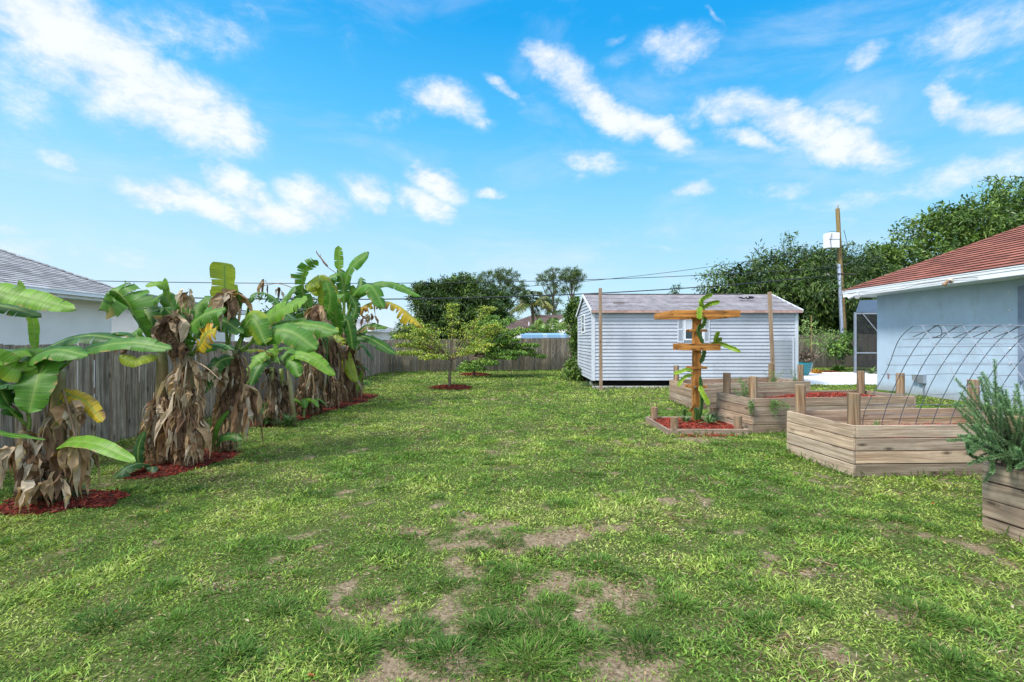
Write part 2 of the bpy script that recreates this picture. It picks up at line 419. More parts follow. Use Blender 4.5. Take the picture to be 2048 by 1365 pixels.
stained(M['stucco']); stained(M['siding'])
M['whitewall'] = m_plain('pale_render', (.84, .82, .80), .85, var=.05, scale=2, bmp=.3, bscale=40)
M['felt'] = m_plain('roof_felt', (.215, .20, .215), .9, var=.3, scale=4, bmp=.3, bscale=70)
M['dark'] = m_plain('gap_shade_black', (.02, .02, .022), .9)
M['metal'] = m_plain('grey_metal', (.42, .45, .5), .4, .7)
M['wire'] = m_plain('galvanised_wire', (.22, .24, .28), .5, .3)
M['black'] = m_plain('black_rubber', (.02, .02, .02), .5)
M['concrete'] = m_plain('concrete', (.42, .40, .37), .9, var=.2, scale=6, bmp=.3)
M['shutter'] = m_plain('blue_grey_shutter', (.20, .255, .36), .6)
M['brown_roof'] = m_shingle('brown_shingle', [(.10, .065, .055), (.15, .10, .085)], .3, .6)
M['grey_roof'] = m_shingle('grey_shingle', [(.36, .35, .36), (.50, .49, .50)], .14, .32)
M['dark_roof'] = m_shingle('dark_grey_shingle', [(.13, .13, .15), (.18, .18, .2)], .3, .6)
M['red_roof'] = m_shingle('red_shingle', [(.30, .095, .062), (.42, .15, .105)], .19, .36)
m, nt, b, o = mat('window_glass'); b.inputs['Base Color'].default_value = (.03, .04, .05, 1); b.inputs['Roughness'].default_value = .06
M['glass'] = m
m, nt, b, o = mat('canopy_sheet'); L(nt, attr(nt), b.inputs['Base Color']); b.inputs['Roughness'].default_value = .5; M['canopy'] = m

# ---------------------------------------------------------------- lawn shape, density and colour fields
def hgt(x, y):
    a = (fbm(x, y, .9, 5, 3)-.5)*.05+(fbm(x, y, 4.2, 9, 2)-.5)*.018
    return a*sstep(1.2, 2.2, y)*sstep(26, 24, y)
def gz(x, y): return float(hgt(np.array([x]), np.array([y]))[0])
BARE = [(1000,1085,.38,.85),(880,1210,.32,.75),(1150,1075,.35,.8),(905,1320,.35,.85),(780,1195,.25,.8),(1240,1240,.35,.5),(1350,1320,.5,.7),(1640,1060,.45,.6),
        (1930,1075,.45,.9),(1960,960,.55,.8),(1760,972,.6,.7),(1120,1180,.3,.7),(1000,1160,.3,.8),(960,1040,.3,.5),(1180,1000,.3,.45),(1560,985,.4,.4),(1420,880,.5,.8),(1310,850,.4,.6),
        (1230,780,.6,.7),(830,1290,.28,.7),(1090,1230,.2,.7),(1500,1120,.4,.35),(1330,1000,.5,.35),(560,1160,.25,.4),(690,1250,.2,.5),(1700,1340,.4,.5),(40,1330,.3,.3),
        (1040,775,.6,.5),(1180,1345,.3,.6),(1850,1000,.4,.5),(240,900,.5,.4),(200,960,.4,.5),(1000,910,.5,.3),(1300,930,.5,.3),(850,980,.3,.5),(1430,1050,.4,.4)]
def gpos(u, v):
    Y = F*H/(v-680.0); return (u-1024)/F*Y, Y
def bare_field(x, y):
    b = np.zeros_like(x)
    for (u, v, r, s) in BARE:
        cx, cy = gpos(u, v); b = np.maximum(b, s*np.exp(-(((x-cx)/(r*1.15))**2+((y-cy)/(r*.72))**2)))
    n = fbm(x, y, 3.0, 11, 4)
    near = sstep(5.2, 3.6, y)*sstep(-1.3, -.5, x)*sstep(1.1, .4, x)
    t = b*.86+near*.40+(n-.5)*2.2+(fbm(x, y, 11, 13, 3)-.5)*1.5
    return sstep(.22, 1.12, t)
# ---------------------------------------------------------------- ground: one sheet to the horizon
def make_ground():
    xs = np.concatenate([[-500, -200, -80, -40, -20, -12], np.arange(-8, 12.01, .11), [16, 20, 26, 40, 80, 200, 500]])
    ys = np.concatenate([[-500, -100, -20, -5, 0], np.arange(1.6, 10, .09), np.arange(10, 27, .18), [30, 36, 45, 60, 100, 200, 700]])
    X, Y = np.meshgrid(xs, ys, indexing='ij'); Z = hgt(X, Y)
    Z = np.where((X < -8) | (X > 12), 0, Z)
    nx, ny = X.shape; V = np.stack([X, Y, Z], -1).reshape(-1, 3)
    i = np.arange(nx-1)[:, None]*ny+np.arange(ny-1)[None, :]
    loops = np.stack([i, i+ny, i+ny+1, i+1], -1).reshape(-1)
    B = bare_field(X.ravel(), Y.ravel()); C = np.stack([B, B, B], -1)
    m, nt, b, o = mat('lawn_soil'); co = coord(nt)
    n1 = noise(nt, co, 3, 6, .6); n2 = noise(nt, co, 45, 5, .7); n3 = noise(nt, co, 170, 3, .7)
    soil = ramp(nt, n2, [(.3, (.10, .07, .04)), (.5, (.24, .18, .115)), (.7, (.40, .32, .22))])
    soil = mix(nt, .55, soil, ramp(nt, n3, [(.35, .45), (.65, 1.35)]), 'MULTIPLY')
    thatch = ramp(nt, n2, [(.3, (.030, .042, .012)), (.52, (.075, .105, .025)), (.75, (.20, .21, .08))])
    thatch = mix(nt, .5, thatch, ramp(nt, n3, [(.35, .5), (.65, 1.3)]), 'MULTIPLY')
    sep = N(nt, 'ShaderNodeSeparateColor'); L(nt, attr(nt), sep.inputs[0])
    f = N_range(nt, math_(nt, 'ADD', sep.outputs[0], math_(nt, 'MULTIPLY', math_(nt, 'SUBTRACT', n1, .5), .5)), .2, .8)
    L(nt, mix(nt, f, thatch, soil), b.inputs['Base Color']); b.inputs['Roughness'].default_value = 1; b.inputs['Specular IOR Level'].default_value = .1
    bump(nt, b, n2, .6, .02)
    g = array_mesh('ground', V, 4, loops, C, m, smooth=True, kind='structure')
make_ground()

# ---------------------------------------------------------------- fences
def fence(name, label, p0, p1, h0, h1, m, w=.145, side=1, post_step=2.4, seed=1, thick=.018):
    random.seed(seed)
    t = thing(name, label, 'fence', (p0[0], p0[1], 0))
    a = Vector((p1[0]-p0[0], p1[1]-p0[1], 0)); ln = a.length; a.normalize(); nrm = Vector((-a.y, a.x, 0))*side
    pk = MB(); x = 0; k = 0; base = 1
    while x < ln:
        if k % 16 == 0: base = random.uniform(.88, 1.1)
        ww = w*random.uniform(.92, 1.04); c = Vector((p0[0], p0[1], 0))+a*(x+ww/2)
        h = h0+(h1-h0)*x/ln+random.uniform(-.012, .012)
        off = nrm*(random.uniform(0, .006)+(.012 if k % 2 else 0))
        kk = base*random.uniform(.72, 1.2); wm = random.uniform(-.06, .08)
        pk.board(c+off+Vector((0, 0, .03)), c+off+Vector((random.uniform(-.006, .006), 0, h)), ww-.008, thick, a, (kk*(1+wm), kk, kk*(1-wm)))
        x += ww; k += 1
    pk.build('picket_panel', m, t)
    for z in (.3, .85, 1.35):
        r = MB(); z1 = z*h0/1.55
        r.board(Vector((p0[0], p0[1], z1))-nrm*.045, Vector((p1[0], p1[1], z1*h1/h0))-nrm*.045, .09, .04, (0, 0, 1)); r.build('rail', m, t)
    q = 0
    while q < ln:
        pb = MB(); c = Vector((p0[0], p0[1], 0))+a*q-nrm*.12; hh = h0+(h1-h0)*q/ln
        pb.board(c+Vector((0, 0, -.05)), c+Vector((0, 0, hh-.05)), .09, .09, a); pb.build('post', m, t); q += post_step
    return t
fence('picket_fence', 'grey weathered board fence running along the left behind the banana plants', (-6.13, 1.8), (-6.13, 23.3), 1.53, 1.6, M['fence'], side=-1, seed=2)
fence('picket_fence', 'brown stained board fence across the back of the yard behind the small trees', (-6.13, 23.4), (22.5, 29.0), 1.6, 1.95, M['fence_far'], side=-1, seed=3)

# ---------------------------------------------------------------- roofs
def slope(mb, A, B, inn, run, pitch, course=.125, lift=.012, insetA=1, insetB=1, col=(1, 1, 1), jit=.0):
    """shingled slope of stepped courses; A-B is the eave, inn the unit vector up-slope in plan"""
    A = Vector(A); B = Vector(B); e = (B-A).normalized(); inn = Vector(inn); sl = math.sqrt(1+pitch*pitch)
    nr = (Vector((0, 0, 1))-inn*pitch).normalized(); n = int(run*sl/course)
    for k in range(n+1):
        d0 = k*course/sl; d1 = min((k+1)*course/sl, run)
        if d0 >= run: break
        a0 = A+e*(d0*insetA)+inn*d0+Vector((0, 0, d0*pitch)); b0 = B-e*(d0*insetB)+inn*d0+Vector((0, 0, d0*pitch))
        a1 = A+e*(d1*insetA)+inn*d1+Vector((0, 0, d1*pitch)); b1 = B-e*(d1*insetB)+inn*d1+Vector((0, 0, d1*pitch))
        up = nr*lift; L0 = 0; L1 = (b0-a0).length; v0 = k*course; u0 = d0*insetA
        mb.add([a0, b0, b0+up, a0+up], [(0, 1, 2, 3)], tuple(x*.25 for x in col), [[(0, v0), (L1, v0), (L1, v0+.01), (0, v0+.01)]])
        mb.add([a0+up, b0+up, b1+nr*.001, a1+nr*.001], [(0, 1, 2, 3)], col, [[(u0, v0+.006), (u0+L1, v0+.006), (d1*insetA+(b1-a1).length, v0+course-.002), (d1*insetA, v0+course-.002)]])
def cap_line(mb, p0, p1, w=.14, step=.16, col=(1, 1, 1), th=.03):
    p0 = Vector(p0); p1 = Vector(p1); a = (p1-p0); n = max(1, int(a.length/step)); a.normalize()
    s = a.cross(Vector((0, 0, 1))).normalized(); up = s.cross(a).normalized()
    for i in range(n):
        c = p0+a*(i*step); d = p0+a*((i+1)*step+.02); k = random.uniform(.8, 1.1); cc = tuple(x*k for x in col)
        l0 = up*(th); l1 = up*(th*.4); dr = Vector((0, 0, -w*.42))
        vs = [c+l0, c+s*w+dr+l0, c-s*w+dr+l0, d+l1, d+s*w+dr+l1, d-s*w+dr+l1]
        q = (i*.31, i*.17)
        mb.add(vs, [(0, 3, 4, 1), (3, 0, 2, 5), (0, 1, 2)], cc, [[q, (q[0]+.1, q[1]), (q[0]+.1, q[1]+.1), (q[0], q[1]+.1)]]*2+[[q, q, q]])

# ---------------------------------------------------------------- neighbour's house on the left
def left_house():
    t = thing('neighbour_house', 'white walled house with grey hip roof beyond the left fence', 'house', (-16, 8, 0))
    w = MB(); w.box((-21, -2, -.05), (-11.1, 13.4, 2.62)); w.build('wall', M['whitewall'], t)
    r = MB(); e = 2.76; p = .5
    x0, x1, y0, y1 = -21.6, -10.5, -2.6, 14.0; hw = (x1-x0)/2
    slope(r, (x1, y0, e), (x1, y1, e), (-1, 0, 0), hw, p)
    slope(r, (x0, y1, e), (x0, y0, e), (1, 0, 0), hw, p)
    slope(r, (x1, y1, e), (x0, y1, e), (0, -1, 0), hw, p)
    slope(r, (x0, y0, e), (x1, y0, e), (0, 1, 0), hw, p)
    ro = r.build('roof', M['grey_roof'], t)
    c = MB(); top = Vector((x1-hw, y1-hw, e+hw*p)); cap_line(c, (x1, y1, e+.01), top, .12); cap_line(c, top, (x1-hw, y0+hw, e+hw*p), .12)
    c.build('ridge_cap', M['grey_roof'], ro)
    f = MB(); f.box((x1-.02, y0, e-.17), (x1+.02, y1+.02, e-.012)); f.box((x0, y1+.0, e-.17), (x1-.03, y1+.04, e-.012)); f.build('fascia', M['white'], t)
    g = MB(); g.box((x1+.022, y0, e-.10), (x1+.12, y1+.05, e-.02)); g.box((x1+.022, y0, e-.022), (x1+.135, y1+.05, e-.005)); g.build('gutter', M['white'], t)
    s = MB(); s.box((x0, y0, e-.15), (x1-.03, y1-.03, e-.13)); s.build('soffit', M['white'], t)
left_house()
def low_house(name, label, x0, x1, y0, y1, ze, pitch, roofm, wallm, fasc=True, rid='y', windows=()):
    t = thing(name, label, 'house', ((x0+x1)/2, (y0+y1)/2, 0))
    w = MB(); w.box((x0+.5, y0+.5, -.05), (x1-.5, y1-.5, ze-.1)); w.build('wall', wallm, t)
    hw = min(x1-x0, y1-y0)/2; r = MB(); e = ze
    slope(r, (x1, y0, e), (x1, y1, e), (-1, 0, 0), hw, pitch, .3)
    slope(r, (x0, y1, e), (x0, y0, e), (1, 0, 0), hw, pitch, .3)
    slope(r, (x1, y1, e), (x0, y1, e), (0, -1, 0), hw, pitch, .3)
    slope(r, (x0, y0, e), (x1, y0, e), (0, 1, 0), hw, pitch, .3)
    r.build('roof', roofm, t)
    f = MB(); f.box((x0, y0, e-.16), (x1, y1, e-.012)); f.build('fascia', M['white'], t)
    for (wx0, wx1, wz0, wz1) in windows:
        q = MB(); q.box((wx0, y0+.46, wz0), (wx1, y0+.497, wz1)); fr = q.build('window', M['white'], t)
        q = MB(); q.box((wx0+.06, y0+.44, wz0+.06), (wx1-.06, y0+.458, wz1-.06)); q.build('pane', M['glass'], fr)
    return t
low_house('neighbour_house', 'low house with dark grey roof seen between the banana leaves left of centre', -25, -12.0, 15.9, 22.3, 2.9, .2, M['dark_roof'], M['whitewall'])
low_house('neighbour_house', 'small white house with pale grey roof past the end of the left fence', -24, -12.2, 42, 55, 2.5, .34, M['grey_roof'], M['whitewall'])
low_house('neighbour_house', 'house with slate blue roof half hidden behind the spreading small tree', -10.5, -6.6, 46, 52, 2.25, .3, M['dark_roof'], M['whitewall'])

def brown_house():
    Y = 48.0; t = thing('neighbour_house', 'house with brown hip roof and white gable edge behind the back fence', 'house', (2, 52, 0))
    w = MB(); w.box((-1.5, Y+.6, -.05), (12, Y+12, 2.5)); w.build('wall', M['whitewall'], t)
    e = 2.55; r = MB()
    x0, x1 = -2.2, 12.6; slope(r, (x0, Y, e), (x1, Y, e), (0, 1, 0), 3.4, .5, .3, insetA=1.3, insetB=.2)
    r.build('roof', M['brown_roof'], t)
    r = MB(); slope(r, (x1, Y+6.8, e), (x0, Y+6.8, e), (0, -1, 0), 3.4, .5, .3, insetA=.2, insetB=1.3); slope(r, (x0, Y+6.8, e), (x0, Y, e), (1, 0, 0), 4.42, .385, .3, insetA=.77, insetB=.77)
    r.build('roof', M['brown_roof'], t)
    # projecting gable wing on the right
    a = P(1098, 660, 44); bpt = P(1140, 628, 44); c = Vector((bpt.x+(bpt.x-a.x), 44, a.z))
    g = MB()
    g.add([a+Vector((.3, 0, -.1)), bpt+Vector((0, 0, -.15)), c+Vector((-.3, 0, -.1)), Vector((c.x-.3, 44, 0)), Vector((a.x+.3, 44, 0))], [(0, 1, 2, 3, 4)])
    g.build('wall', M['whitewall'], t)
    g = MB(); g.board(a, bpt, .2, .12, (0, 0, 1), (1, 1, 1)); g.board(c, bpt, .2, .12, (0, 0, 1), (1, 1, 1)); g.build('fascia', M['white'], t)
    g = MB(); u = Vector((0, 0, .11)); dY = Vector((0, 7, 0))
    for p, q in ((a, bpt), (bpt, c)):
        g.add([p+u, q+u, q+u+dY, p+u+dY], [(0, 1, 2, 3)], (1, 1, 1), [[(0, 0), (4, 0), (4, 7), (0, 7)]])
    g.build('roof', M['brown_roof'], t)
    g = MB(); g.tube([P(1058, 652, 49), P(1058, 644, 49)], .06, 8); g.build('vent_pipe', M['white'], t)
brown_house()
def navy_gable():
    Y = 44; t = thing('garden_shed', 'tiny navy gabled shed with white roof edge above the back fence', 'shed', P(856, 680, Y)*1)
    a = P(834, 658, Y); b_ = P(857, 638, Y); c = P(882, 656, Y); a.z = c.z = (a.z+c.z)/2
    w = MB(); lo = Vector((a.x, Y, 0)); w.add([a, b_, c, Vector((c.x, Y, 0)), lo], [(0, 1, 2, 3, 4)], (.25, .3, .45)); w.build('wall', M['siding'], t)
    w = MB()
    for s in (-.15,):
        w.board(a+Vector((-.3, -.1, -.1)), b_+Vector((0, -.1, .08)), .16, .1, (0, 0, 1), (1, 1, 1)); w.board(c+Vector((.3, -.1, -.1)), b_+Vector((0, -.1, .08)), .16, .1, (0, 0, 1), (1, 1, 1))
    w.build('fascia', M['white'], t)
    w = MB()
    for p, q in ((a+Vector((-.3, 0, -.05)), b_+Vector((0, 0, .12))), (b_+Vector((0, 0, .12)), c+Vector((.3, 0, -.05)))):
        w.add([p, q, q+Vector((0, 4, 0)), p+Vector((0, 4, 0))], [(0, 1, 2, 3)], (1, 1, 1), [[(0, 0), (2, 0), (2, 4), (0, 4)]])
    w.build('roof', M['dark_roof'], t)
navy_gable()
def canopy():
    Y = 31; t = thing('carport_canopy', 'low canopy with white and blue sheet roof just behind the back fence', 'canopy', P(1076, 700, Y))
    a = P(1016, 670, Y); b_ = P(1138, 670, Y)
    w = MB(); n = 14
    for i in range(n):
        f0, f1 = i/n, (i+1)/n; c = (.78, .79, .8) if f1 <= .27 else (.22, .40, .62)
        if i % 4 == 0 and i > 4: c = (.35, .5, .7)
        p0 = a.lerp(b_, f0); p1 = a.lerp(b_, f1); q = Vector((0, 1.1, .12)); s = Vector((0, 2.6, .0)); z = Vector((0, 0, -.32))
        w.add([p0+z, p1+z, p1, p0, p1+q, p0+q, p1+s, p0+s], [(0, 1, 2, 3), (3, 2, 4, 5), (5, 4, 6, 7)], c)
    w.build('roof_sheet', M['canopy'], t)
    for f in (.03, .97):
        q = MB(); p = a.lerp(b_, f); q.tube([Vector((p.x, Y+.2, 0)), Vector((p.x, Y+.2, p.z))], .04, 8); q.build('post', M['metal'], t)
canopy()

# ---------------------------------------------------------------- house on the right
def right_house():
    t = thing('blue_house', 'pale blue stucco house with red shingle hip roof on the right', 'house', (16, 9, 0))
    X, Y = 11.68, 15.47
    w = MB(); w.box((X, 3.3, -.1), (21.2, Y, 3.02)); w.build('wall', M['stucco'], t)
    x0, x1, y0, y1 = 10.85, 22.0, 2.4, 15.8; e = 3.2; p = .51; hw = (x1-x0)/2
    r = MB()
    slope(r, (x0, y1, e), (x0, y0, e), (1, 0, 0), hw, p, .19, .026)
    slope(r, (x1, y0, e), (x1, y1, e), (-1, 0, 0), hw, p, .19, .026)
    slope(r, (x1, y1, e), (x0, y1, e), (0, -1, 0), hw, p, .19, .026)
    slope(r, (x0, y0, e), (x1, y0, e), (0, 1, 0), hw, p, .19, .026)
    ro = r.build('roof', M['red_roof'], t)
    c = MB(); tp = Vector((x0+hw, y1-hw, e+hw*p)); cap_line(c, (x0, y1, e+.012), tp, .11, .16, (.9, .9, .9), .02); cap_line(c, tp, (x0+hw, y0+hw, e+hw*p), .13)
    c.build('ridge_cap', M['red_roof'], ro)
    f = MB(); f.box((x0-.02, y0, e-.215), (x0+.02, y1+.02, e-.015)); f.box((x0+.022, y1-.02, e-.215), (x1, y1+.02, e-.015))
    f.box((x0-.032, y0, e-.10), (x0-.0205, y1+.03, e-.018)); f.box((x0-.045, y0, e-.035), (x0-.0325, y1+.03, e-.012))
    f.build('fascia', M['white'], t)
    s = MB(); s.box((x0+.021, y0, e-.2), (x1, y1-.021, e-.18)); s.build('soffit', M['white'], t)
    # loose cable stapled along the fascia
    k = MB(); pts = [Vector((x0-.055, yy, e-.15+.035*math.sin(yy*1.7)+.012*math.sin(yy*6))) for yy in np.arange(11.2, 15.6, .15)]
    k.tube(pts, .006, 5); k.build('cable', M['black'], t)
    # twin flood lamp under the corner of the eave
    def lamp(px, yy, col, tilt):
        b = MB(); c0 = Vector((x0-.06, yy, e-.17)); b.tube([c0+Vector((.05, 0, 0)), c0+Vector((-.03, 0, 0))], .05, 12, col); fl = b.build('floodlight', M['white'], t)
        for s_ in (-1, 1):
            b = MB(); a = c0+Vector((-.02, s_*.03, -.02)); d = Vector((-.10, s_*.13, -.07))
            b.tube([a, a+d*.5, a+d*.6, a+d*1.25], [.018, .02, .05, .068], 12, col); b.build('lamp_head', M['white'], fl)
    lamp(0, 15.1, (.75, .75, .78), 0)
    b = MB(); c0 = P(1927, 562, 12.05*.985); c0.x = x0-.04; c0 = Vector((x0-.05, 11.9, e-.13))
    b.tube([c0, c0+Vector((-.07, 0, -.02))], [.06, .045], 10, (.8, .7, .55)); b.tube([c0+Vector((-.05, .02, -.02)), c0+Vector((-.12, .06, -.12))], [.035, .05], 10, (.35, .2, .1)); b.tube([c0+Vector((-.05, -.03, -.02)), c0+Vector((-.1, -.1, -.06))], [.025, .03], 10, (.15, .1, .08))
    b.build('lamp_socket', M['white'], t)
    # electric box and its conduit
    b = MB(); b.box((X-.10, 13.62, .37), (X-.001, 13.82, .60)); bx = b.build('outlet_box', M['metal'], t)
    b = MB(); b.box((X-.125, 13.84, .43), (X-.001, 13.97, .60), (1.2, 1.2, 1.1)); b.build('cover', M['metal'], bx)
    b = MB(); b.tube([(X-.04, 13.68, .37), (X-.04, 13.68, .0)], .015, 8); b.build('conduit', M['wire'], bx)
    # storm shutter beside a window just entering on the right
    b = MB(); b.box((X-.05, 9.4, .64), (X-.001, 11.12, 2.83)); sh = b.build('shutter', M['shutter'], t)
    for z in (.62, 2.80): b = MB(); b.box((X-.07, 9.35, z-.04), (X-.052, 11.02, z+.04)); b.build('rail', M['shutter'], sh)
    for z in (2.7, 2.3, 1.95, 1.4, 1.05): b = MB(); b.tube([(X-.001, 11.32, z), (X-.035, 11.32, z)], .022, 8); b.build('bolt', M['white'], sh)
    # rusty patch where a hose tap was
    b = MB(); c0 = Vector((X-.004, 15.0, .47))
    rr = [random.uniform(.04, .085) for _ in range(12)]
    b.add([c0]+[c0+Vector((0, math.cos(i*.5236)*rr[i]*.8, math.sin(i*.5236)*rr[i]*1.5)) for i in range(12)], [(0, 1+i, 1+(i+1) % 12) for i in range(12)], (.5, .28, .26))
    b.build('hole_stain', M['trim'], t)
right_house()

# ---------------------------------------------------------------- screened enclosure behind the blue house
def enclosure():
    m, nt, b, o = mat('insect_screen'); b.inputs['Base Color'].default_value = (.012, .013, .016, 1); b.inputs['Roughness'].default_value = .8
    tr = N(nt, 'ShaderNodeBsdfTransparent'); ms = N(nt, 'ShaderNodeMixShader'); ms.inputs[0].default_value = .68
    L(nt, tr.outputs[0], ms.inputs[1]); L(nt, b.outputs[0], ms.inputs[2]); L(nt, ms.outputs[0], o.inputs[0]); M['screen'] = m
    x0, x1, y0, y1, h = 16.25, 22.5, 22.9, 23.5, 2.9
    t = thing('screen_enclosure', 'dark mesh screened patio enclosure behind the blue house corner', 'enclosure', (19, 23, 0))
    def quad(name, pts, mt):
        q = MB(); q.add(pts, [(0, 1, 2, 3)]); q.build(name, mt, t)
    quad('screen_panel', [(x0, y0, 0), (x1, y0, 0), (x1, y0, h), (x0, y0, h)], M['screen'])
    f = MB(); c = (.75, .78, .8)
    for x in (x0, 18.6, 20.6, x1): f.box((x-.05, y0-.03, 0), (x+.05, y0+.03, h), c)
    f.box((x0+.051, y0-.025, .95), (18.54, y0+.025, 1.01), c); f.box((x0+.051, y0-.025, h-.09), (x1, y0+.025, h-.01), c)
    f.box((x0+.051, y0-.025, .02), (x1, y0+.025, .09), c); pass
    f.tube([(x0+.3, y0-.06, h-.05), (x0+1.5, y0-.06, 1.4)], .022, 6, c); f.build('frame', M['metal'], t)
    q = MB(); q.add([(x0, y0-.05, h+.01), (x1, y0-.05, h+.01), (x1, y0+2.2, h+.9), (x0+1.8, y0+2.2, h+.75)], [(0, 1, 2, 3)], (.3, .33, .37)); q.build('mesh_roof', M['metal'], t)
enclosure()

# ---------------------------------------------------------------- patio and its planting bed
def patio():
    m, nt, b, o = mat('pale_pavers'); uv = coord(nt)
    br = N(nt, 'ShaderNodeTexBrick'); br.inputs['Scale'].default_value = 1; br.inputs['Brick Width'].default_value = .42; br.inputs['Row Height'].default_value = .42
    br.inputs['Mortar Size'].default_value = .006; br.inputs['Mortar'].default_value = (.5, .48, .45, 1); br.inputs['Color1'].default_value = (.74, .72, .70, 1); br.inputs['Color2'].default_value = (.80, .79, .78, 1)
    L(nt, uv, br.inputs['Vector']); c = mix(nt, .3, br.outputs[0], ramp(nt, noise(nt, uv, 3, 5), [(.3, .75), (.7, 1.1)]), 'MULTIPLY')
    L(nt, c, b.inputs['Base Color']); b.inputs['Roughness'].default_value = .8
    q = MB(); out = [(9.75, 17.0), (21, 17.0), (21, 23.4), (12.0, 23.4), (11.6, 20.9), (9.75, 20.2)]; n = len(out)
    vs = [(x, y, .03) for x, y in out]+[(x, y, -.05) for x, y in out]
    q.add(vs, [tuple(range(n))]+[(i, i+n, (i+1) % n+n, (i+1) % n) for i in range(n)]); q.build('patio', m, None, kind='structure')
patio()
# ---------------------------------------------------------------- shed
def shed():
    x0, x1, y0, y1 = 2.72, 9.6, 16.3, 19.75; z0, z1 = .235, 2.6; yr = 18.02; zr = 3.24
    t = thing('shed', 'pale blue grey lap sided shed with mauve felt gable roof', 'shed', ((x0+x1)/2, (y0+y1)/2, 0))
    lap = .118; n = int((z1-z0)/lap)+1
    w = MB(); random.seed(11)
    w.box((x0+.02, y0+.02, z0), (x1-.02, y1-.02, z1-.02))
    def lapline(pa, pb, z, nrm, zt):
        """one clapboard, thick at its bottom edge"""
        pa = Vector(pa); pb = Vector(pb); nrm = Vector(nrm); k = random.uniform(.94, 1.04)
        a0 = pa+nrm*.034; b0 = pb+nrm*.022; Z = Vector((0, 0, 1))
        m = max(1, int((pb-pa).length/.8)); 
        for i in range(m):
            p = pa.lerp(pb, i/m); q = pa.lerp(pb, (i+1)/m); jj = [Vector((0, 0, random.uniform(-.0015, .0015))) for _ in range(2)]
            if i == 0: j0 = jj[0]
            j1 = jj[1]
            vs = [p+Z*z+j0, q+Z*z+j1, q+nrm*.034+Z*z+j1, p+nrm*.034+Z*z+j0, q+nrm*.004+Z*zt, p+nrm*.004+Z*zt]
            w.add(vs, [(0, 1, 2, 3), (3, 2, 4, 5)], (k, k, k)); j0 = j1
    for i in range(n):
        z = z0+i*lap; zt = min(z+lap, z1-.03)
        if z > z1-.06: break
        lapline((x0, y0, 0), (x1, y0, 0), z, (0, -1, 0), zt)
    i = 0
    while True:
        z = z0+i*lap; zt = z+lap; i += 1
        if z > zr-.08: break
        if z < z1-.02: ya, yb = y1, y0
        else:
            f = (z-z1)/(zr-z1); ya = y1+(yr-y1)*f; yb = y0+(yr-y0)*f
        lapline((x0, ya, 0), (x0, yb, 0), z, (-1, 0, 0), zt)
        lapline((x1, yb, 0), (x1, ya, 0), z, (1, 0, 0), zt)
    w.add([(x0+.01, y0, z1-.05), (x0+.01, yr, zr-.05), (x0+.01, y1, z1-.05), (x1-.01, y0, z1-.05), (x1-.01, yr, zr-.05), (x1-.01, y1, z1-.05)], [(0, 1, 2), (3, 5, 4)])
    w.build('wall', M['siding'], t)
    c = MB()
    for x in (x0, x1):
        s = -1 if x == x0 else 1
        c.box((min(x, x+s*.035)+(.0 if s < 0 else 0), y0-.036, z0-.01), (max(x, x+s*.035)+.0, y0+.07, z1-.03)); c.box((min(x-s*.07, x-s*.001), y0-.037, z0-.01), (max(x-s*.07, x-s*.001), y0-.0005, z1-.03))
        c.box((min(x, x+s*.035), y1-.07, z0-.01), (max(x, x+s*.035), y1+.03, z1-.03))
    c.build('corner_trim', M['trim'], t)
    # roof sheets with a slight sag, in felt strips
    for sgn in (-1, 1):
        r = MB(); yo = y0-.16 if sgn < 0 else y1+.16; zo = zr-(zr-z1)*(abs(yo-yr)/abs(y0-yr))+.05
        xa, xb = x0-.07, x1+.09; nx, ny = 40, 10
        vs = []; cs = []
        for j in range(ny+1):
            for i_ in range(nx+1):
                f = j/ny; x = xa+(xb-xa)*i_/nx; y = yo+(yr-yo)*f; z = zo+(zr+.05-zo)*f-.02*math.sin(f*math.pi)*(1+.4*math.sin(x*2.1))+random.uniform(-.002, .002)
                vs.append((x, y, z)); st = int(f*3.999); g = [.92, 1.03, .97, 1.05][st]; cs.append((g, g, g))
        W = nx+1; fs = [(j*W+i_, j*W+i_+1, (j+1)*W+i_+1, (j+1)*W+i_) for j in range(ny) for i_ in range(nx)]
        r.add(vs, fs, cs)
        # thickness under it and lap lines of the felt
        r.add([(xa, yo, zo-.025), (xb, yo, zo-.025), (xb, yo, zo-.002), (xa, yo, zo-.002)], [(0, 1, 2, 3)], (.5, .45, .45))
        r.add([(xa, yo, zo-.025), (xb, yo, zo-.025), (xb, yr, zr+.02), (xa, yr, zr+.02)], [(0, 1, 2, 3)], (.6, .55, .5))
        for f in (.26, .51, .76):
            y = yo+(yr-yo)*f; z = zo+(zr+.05-zo)*f-.02*math.sin(f*math.pi)
            r.board((xa, y, z+.004), (xb, y, z+.004), .014, .012, (0, 0, 1), (.6, .55, .6))
        r.build('roof', M['felt'], t)
    zo = zr-(zr-z1)*((yr-y0+.16)/(yr-y0))+.05
    e = MB(); e.board((x0-.07, y0-.175, zo-.05), (x1+.09, y0-.175, zo-.05), .085, .022, (0, 0, 1), (1, 1, 1)); e.build('eave_board', M['pinktrim'], t)
    e = MB(); e.box((x0+.0, y0-.16, zo-.085), (x1, y0-.002, zo-.07)); e.build('soffit', M['trim'], t)
    e = MB(); 
    for x, s in ((x0-.08, -1), (x1+.1, 1)):
        e.board((x, y0-.19, zo-.035), (x, yr, zr+.01), .10, .022, (0, 0, 1), (1, 1, 1)); e.board((x, y1+.19, zo-.035), (x, yr, zr+.012), .10, .024, (0, 0, 1), (1, 1, 1))
    e.build('barge_board', M['white'], t)
    e = MB(); e.board((x0-.08, yr, zr+.06), (x1-1.0, yr, zr+.06), .02, .1, (0, 0, 1), (.55, .55, .55)); e.build('ridge_cap', M['felt'], t)
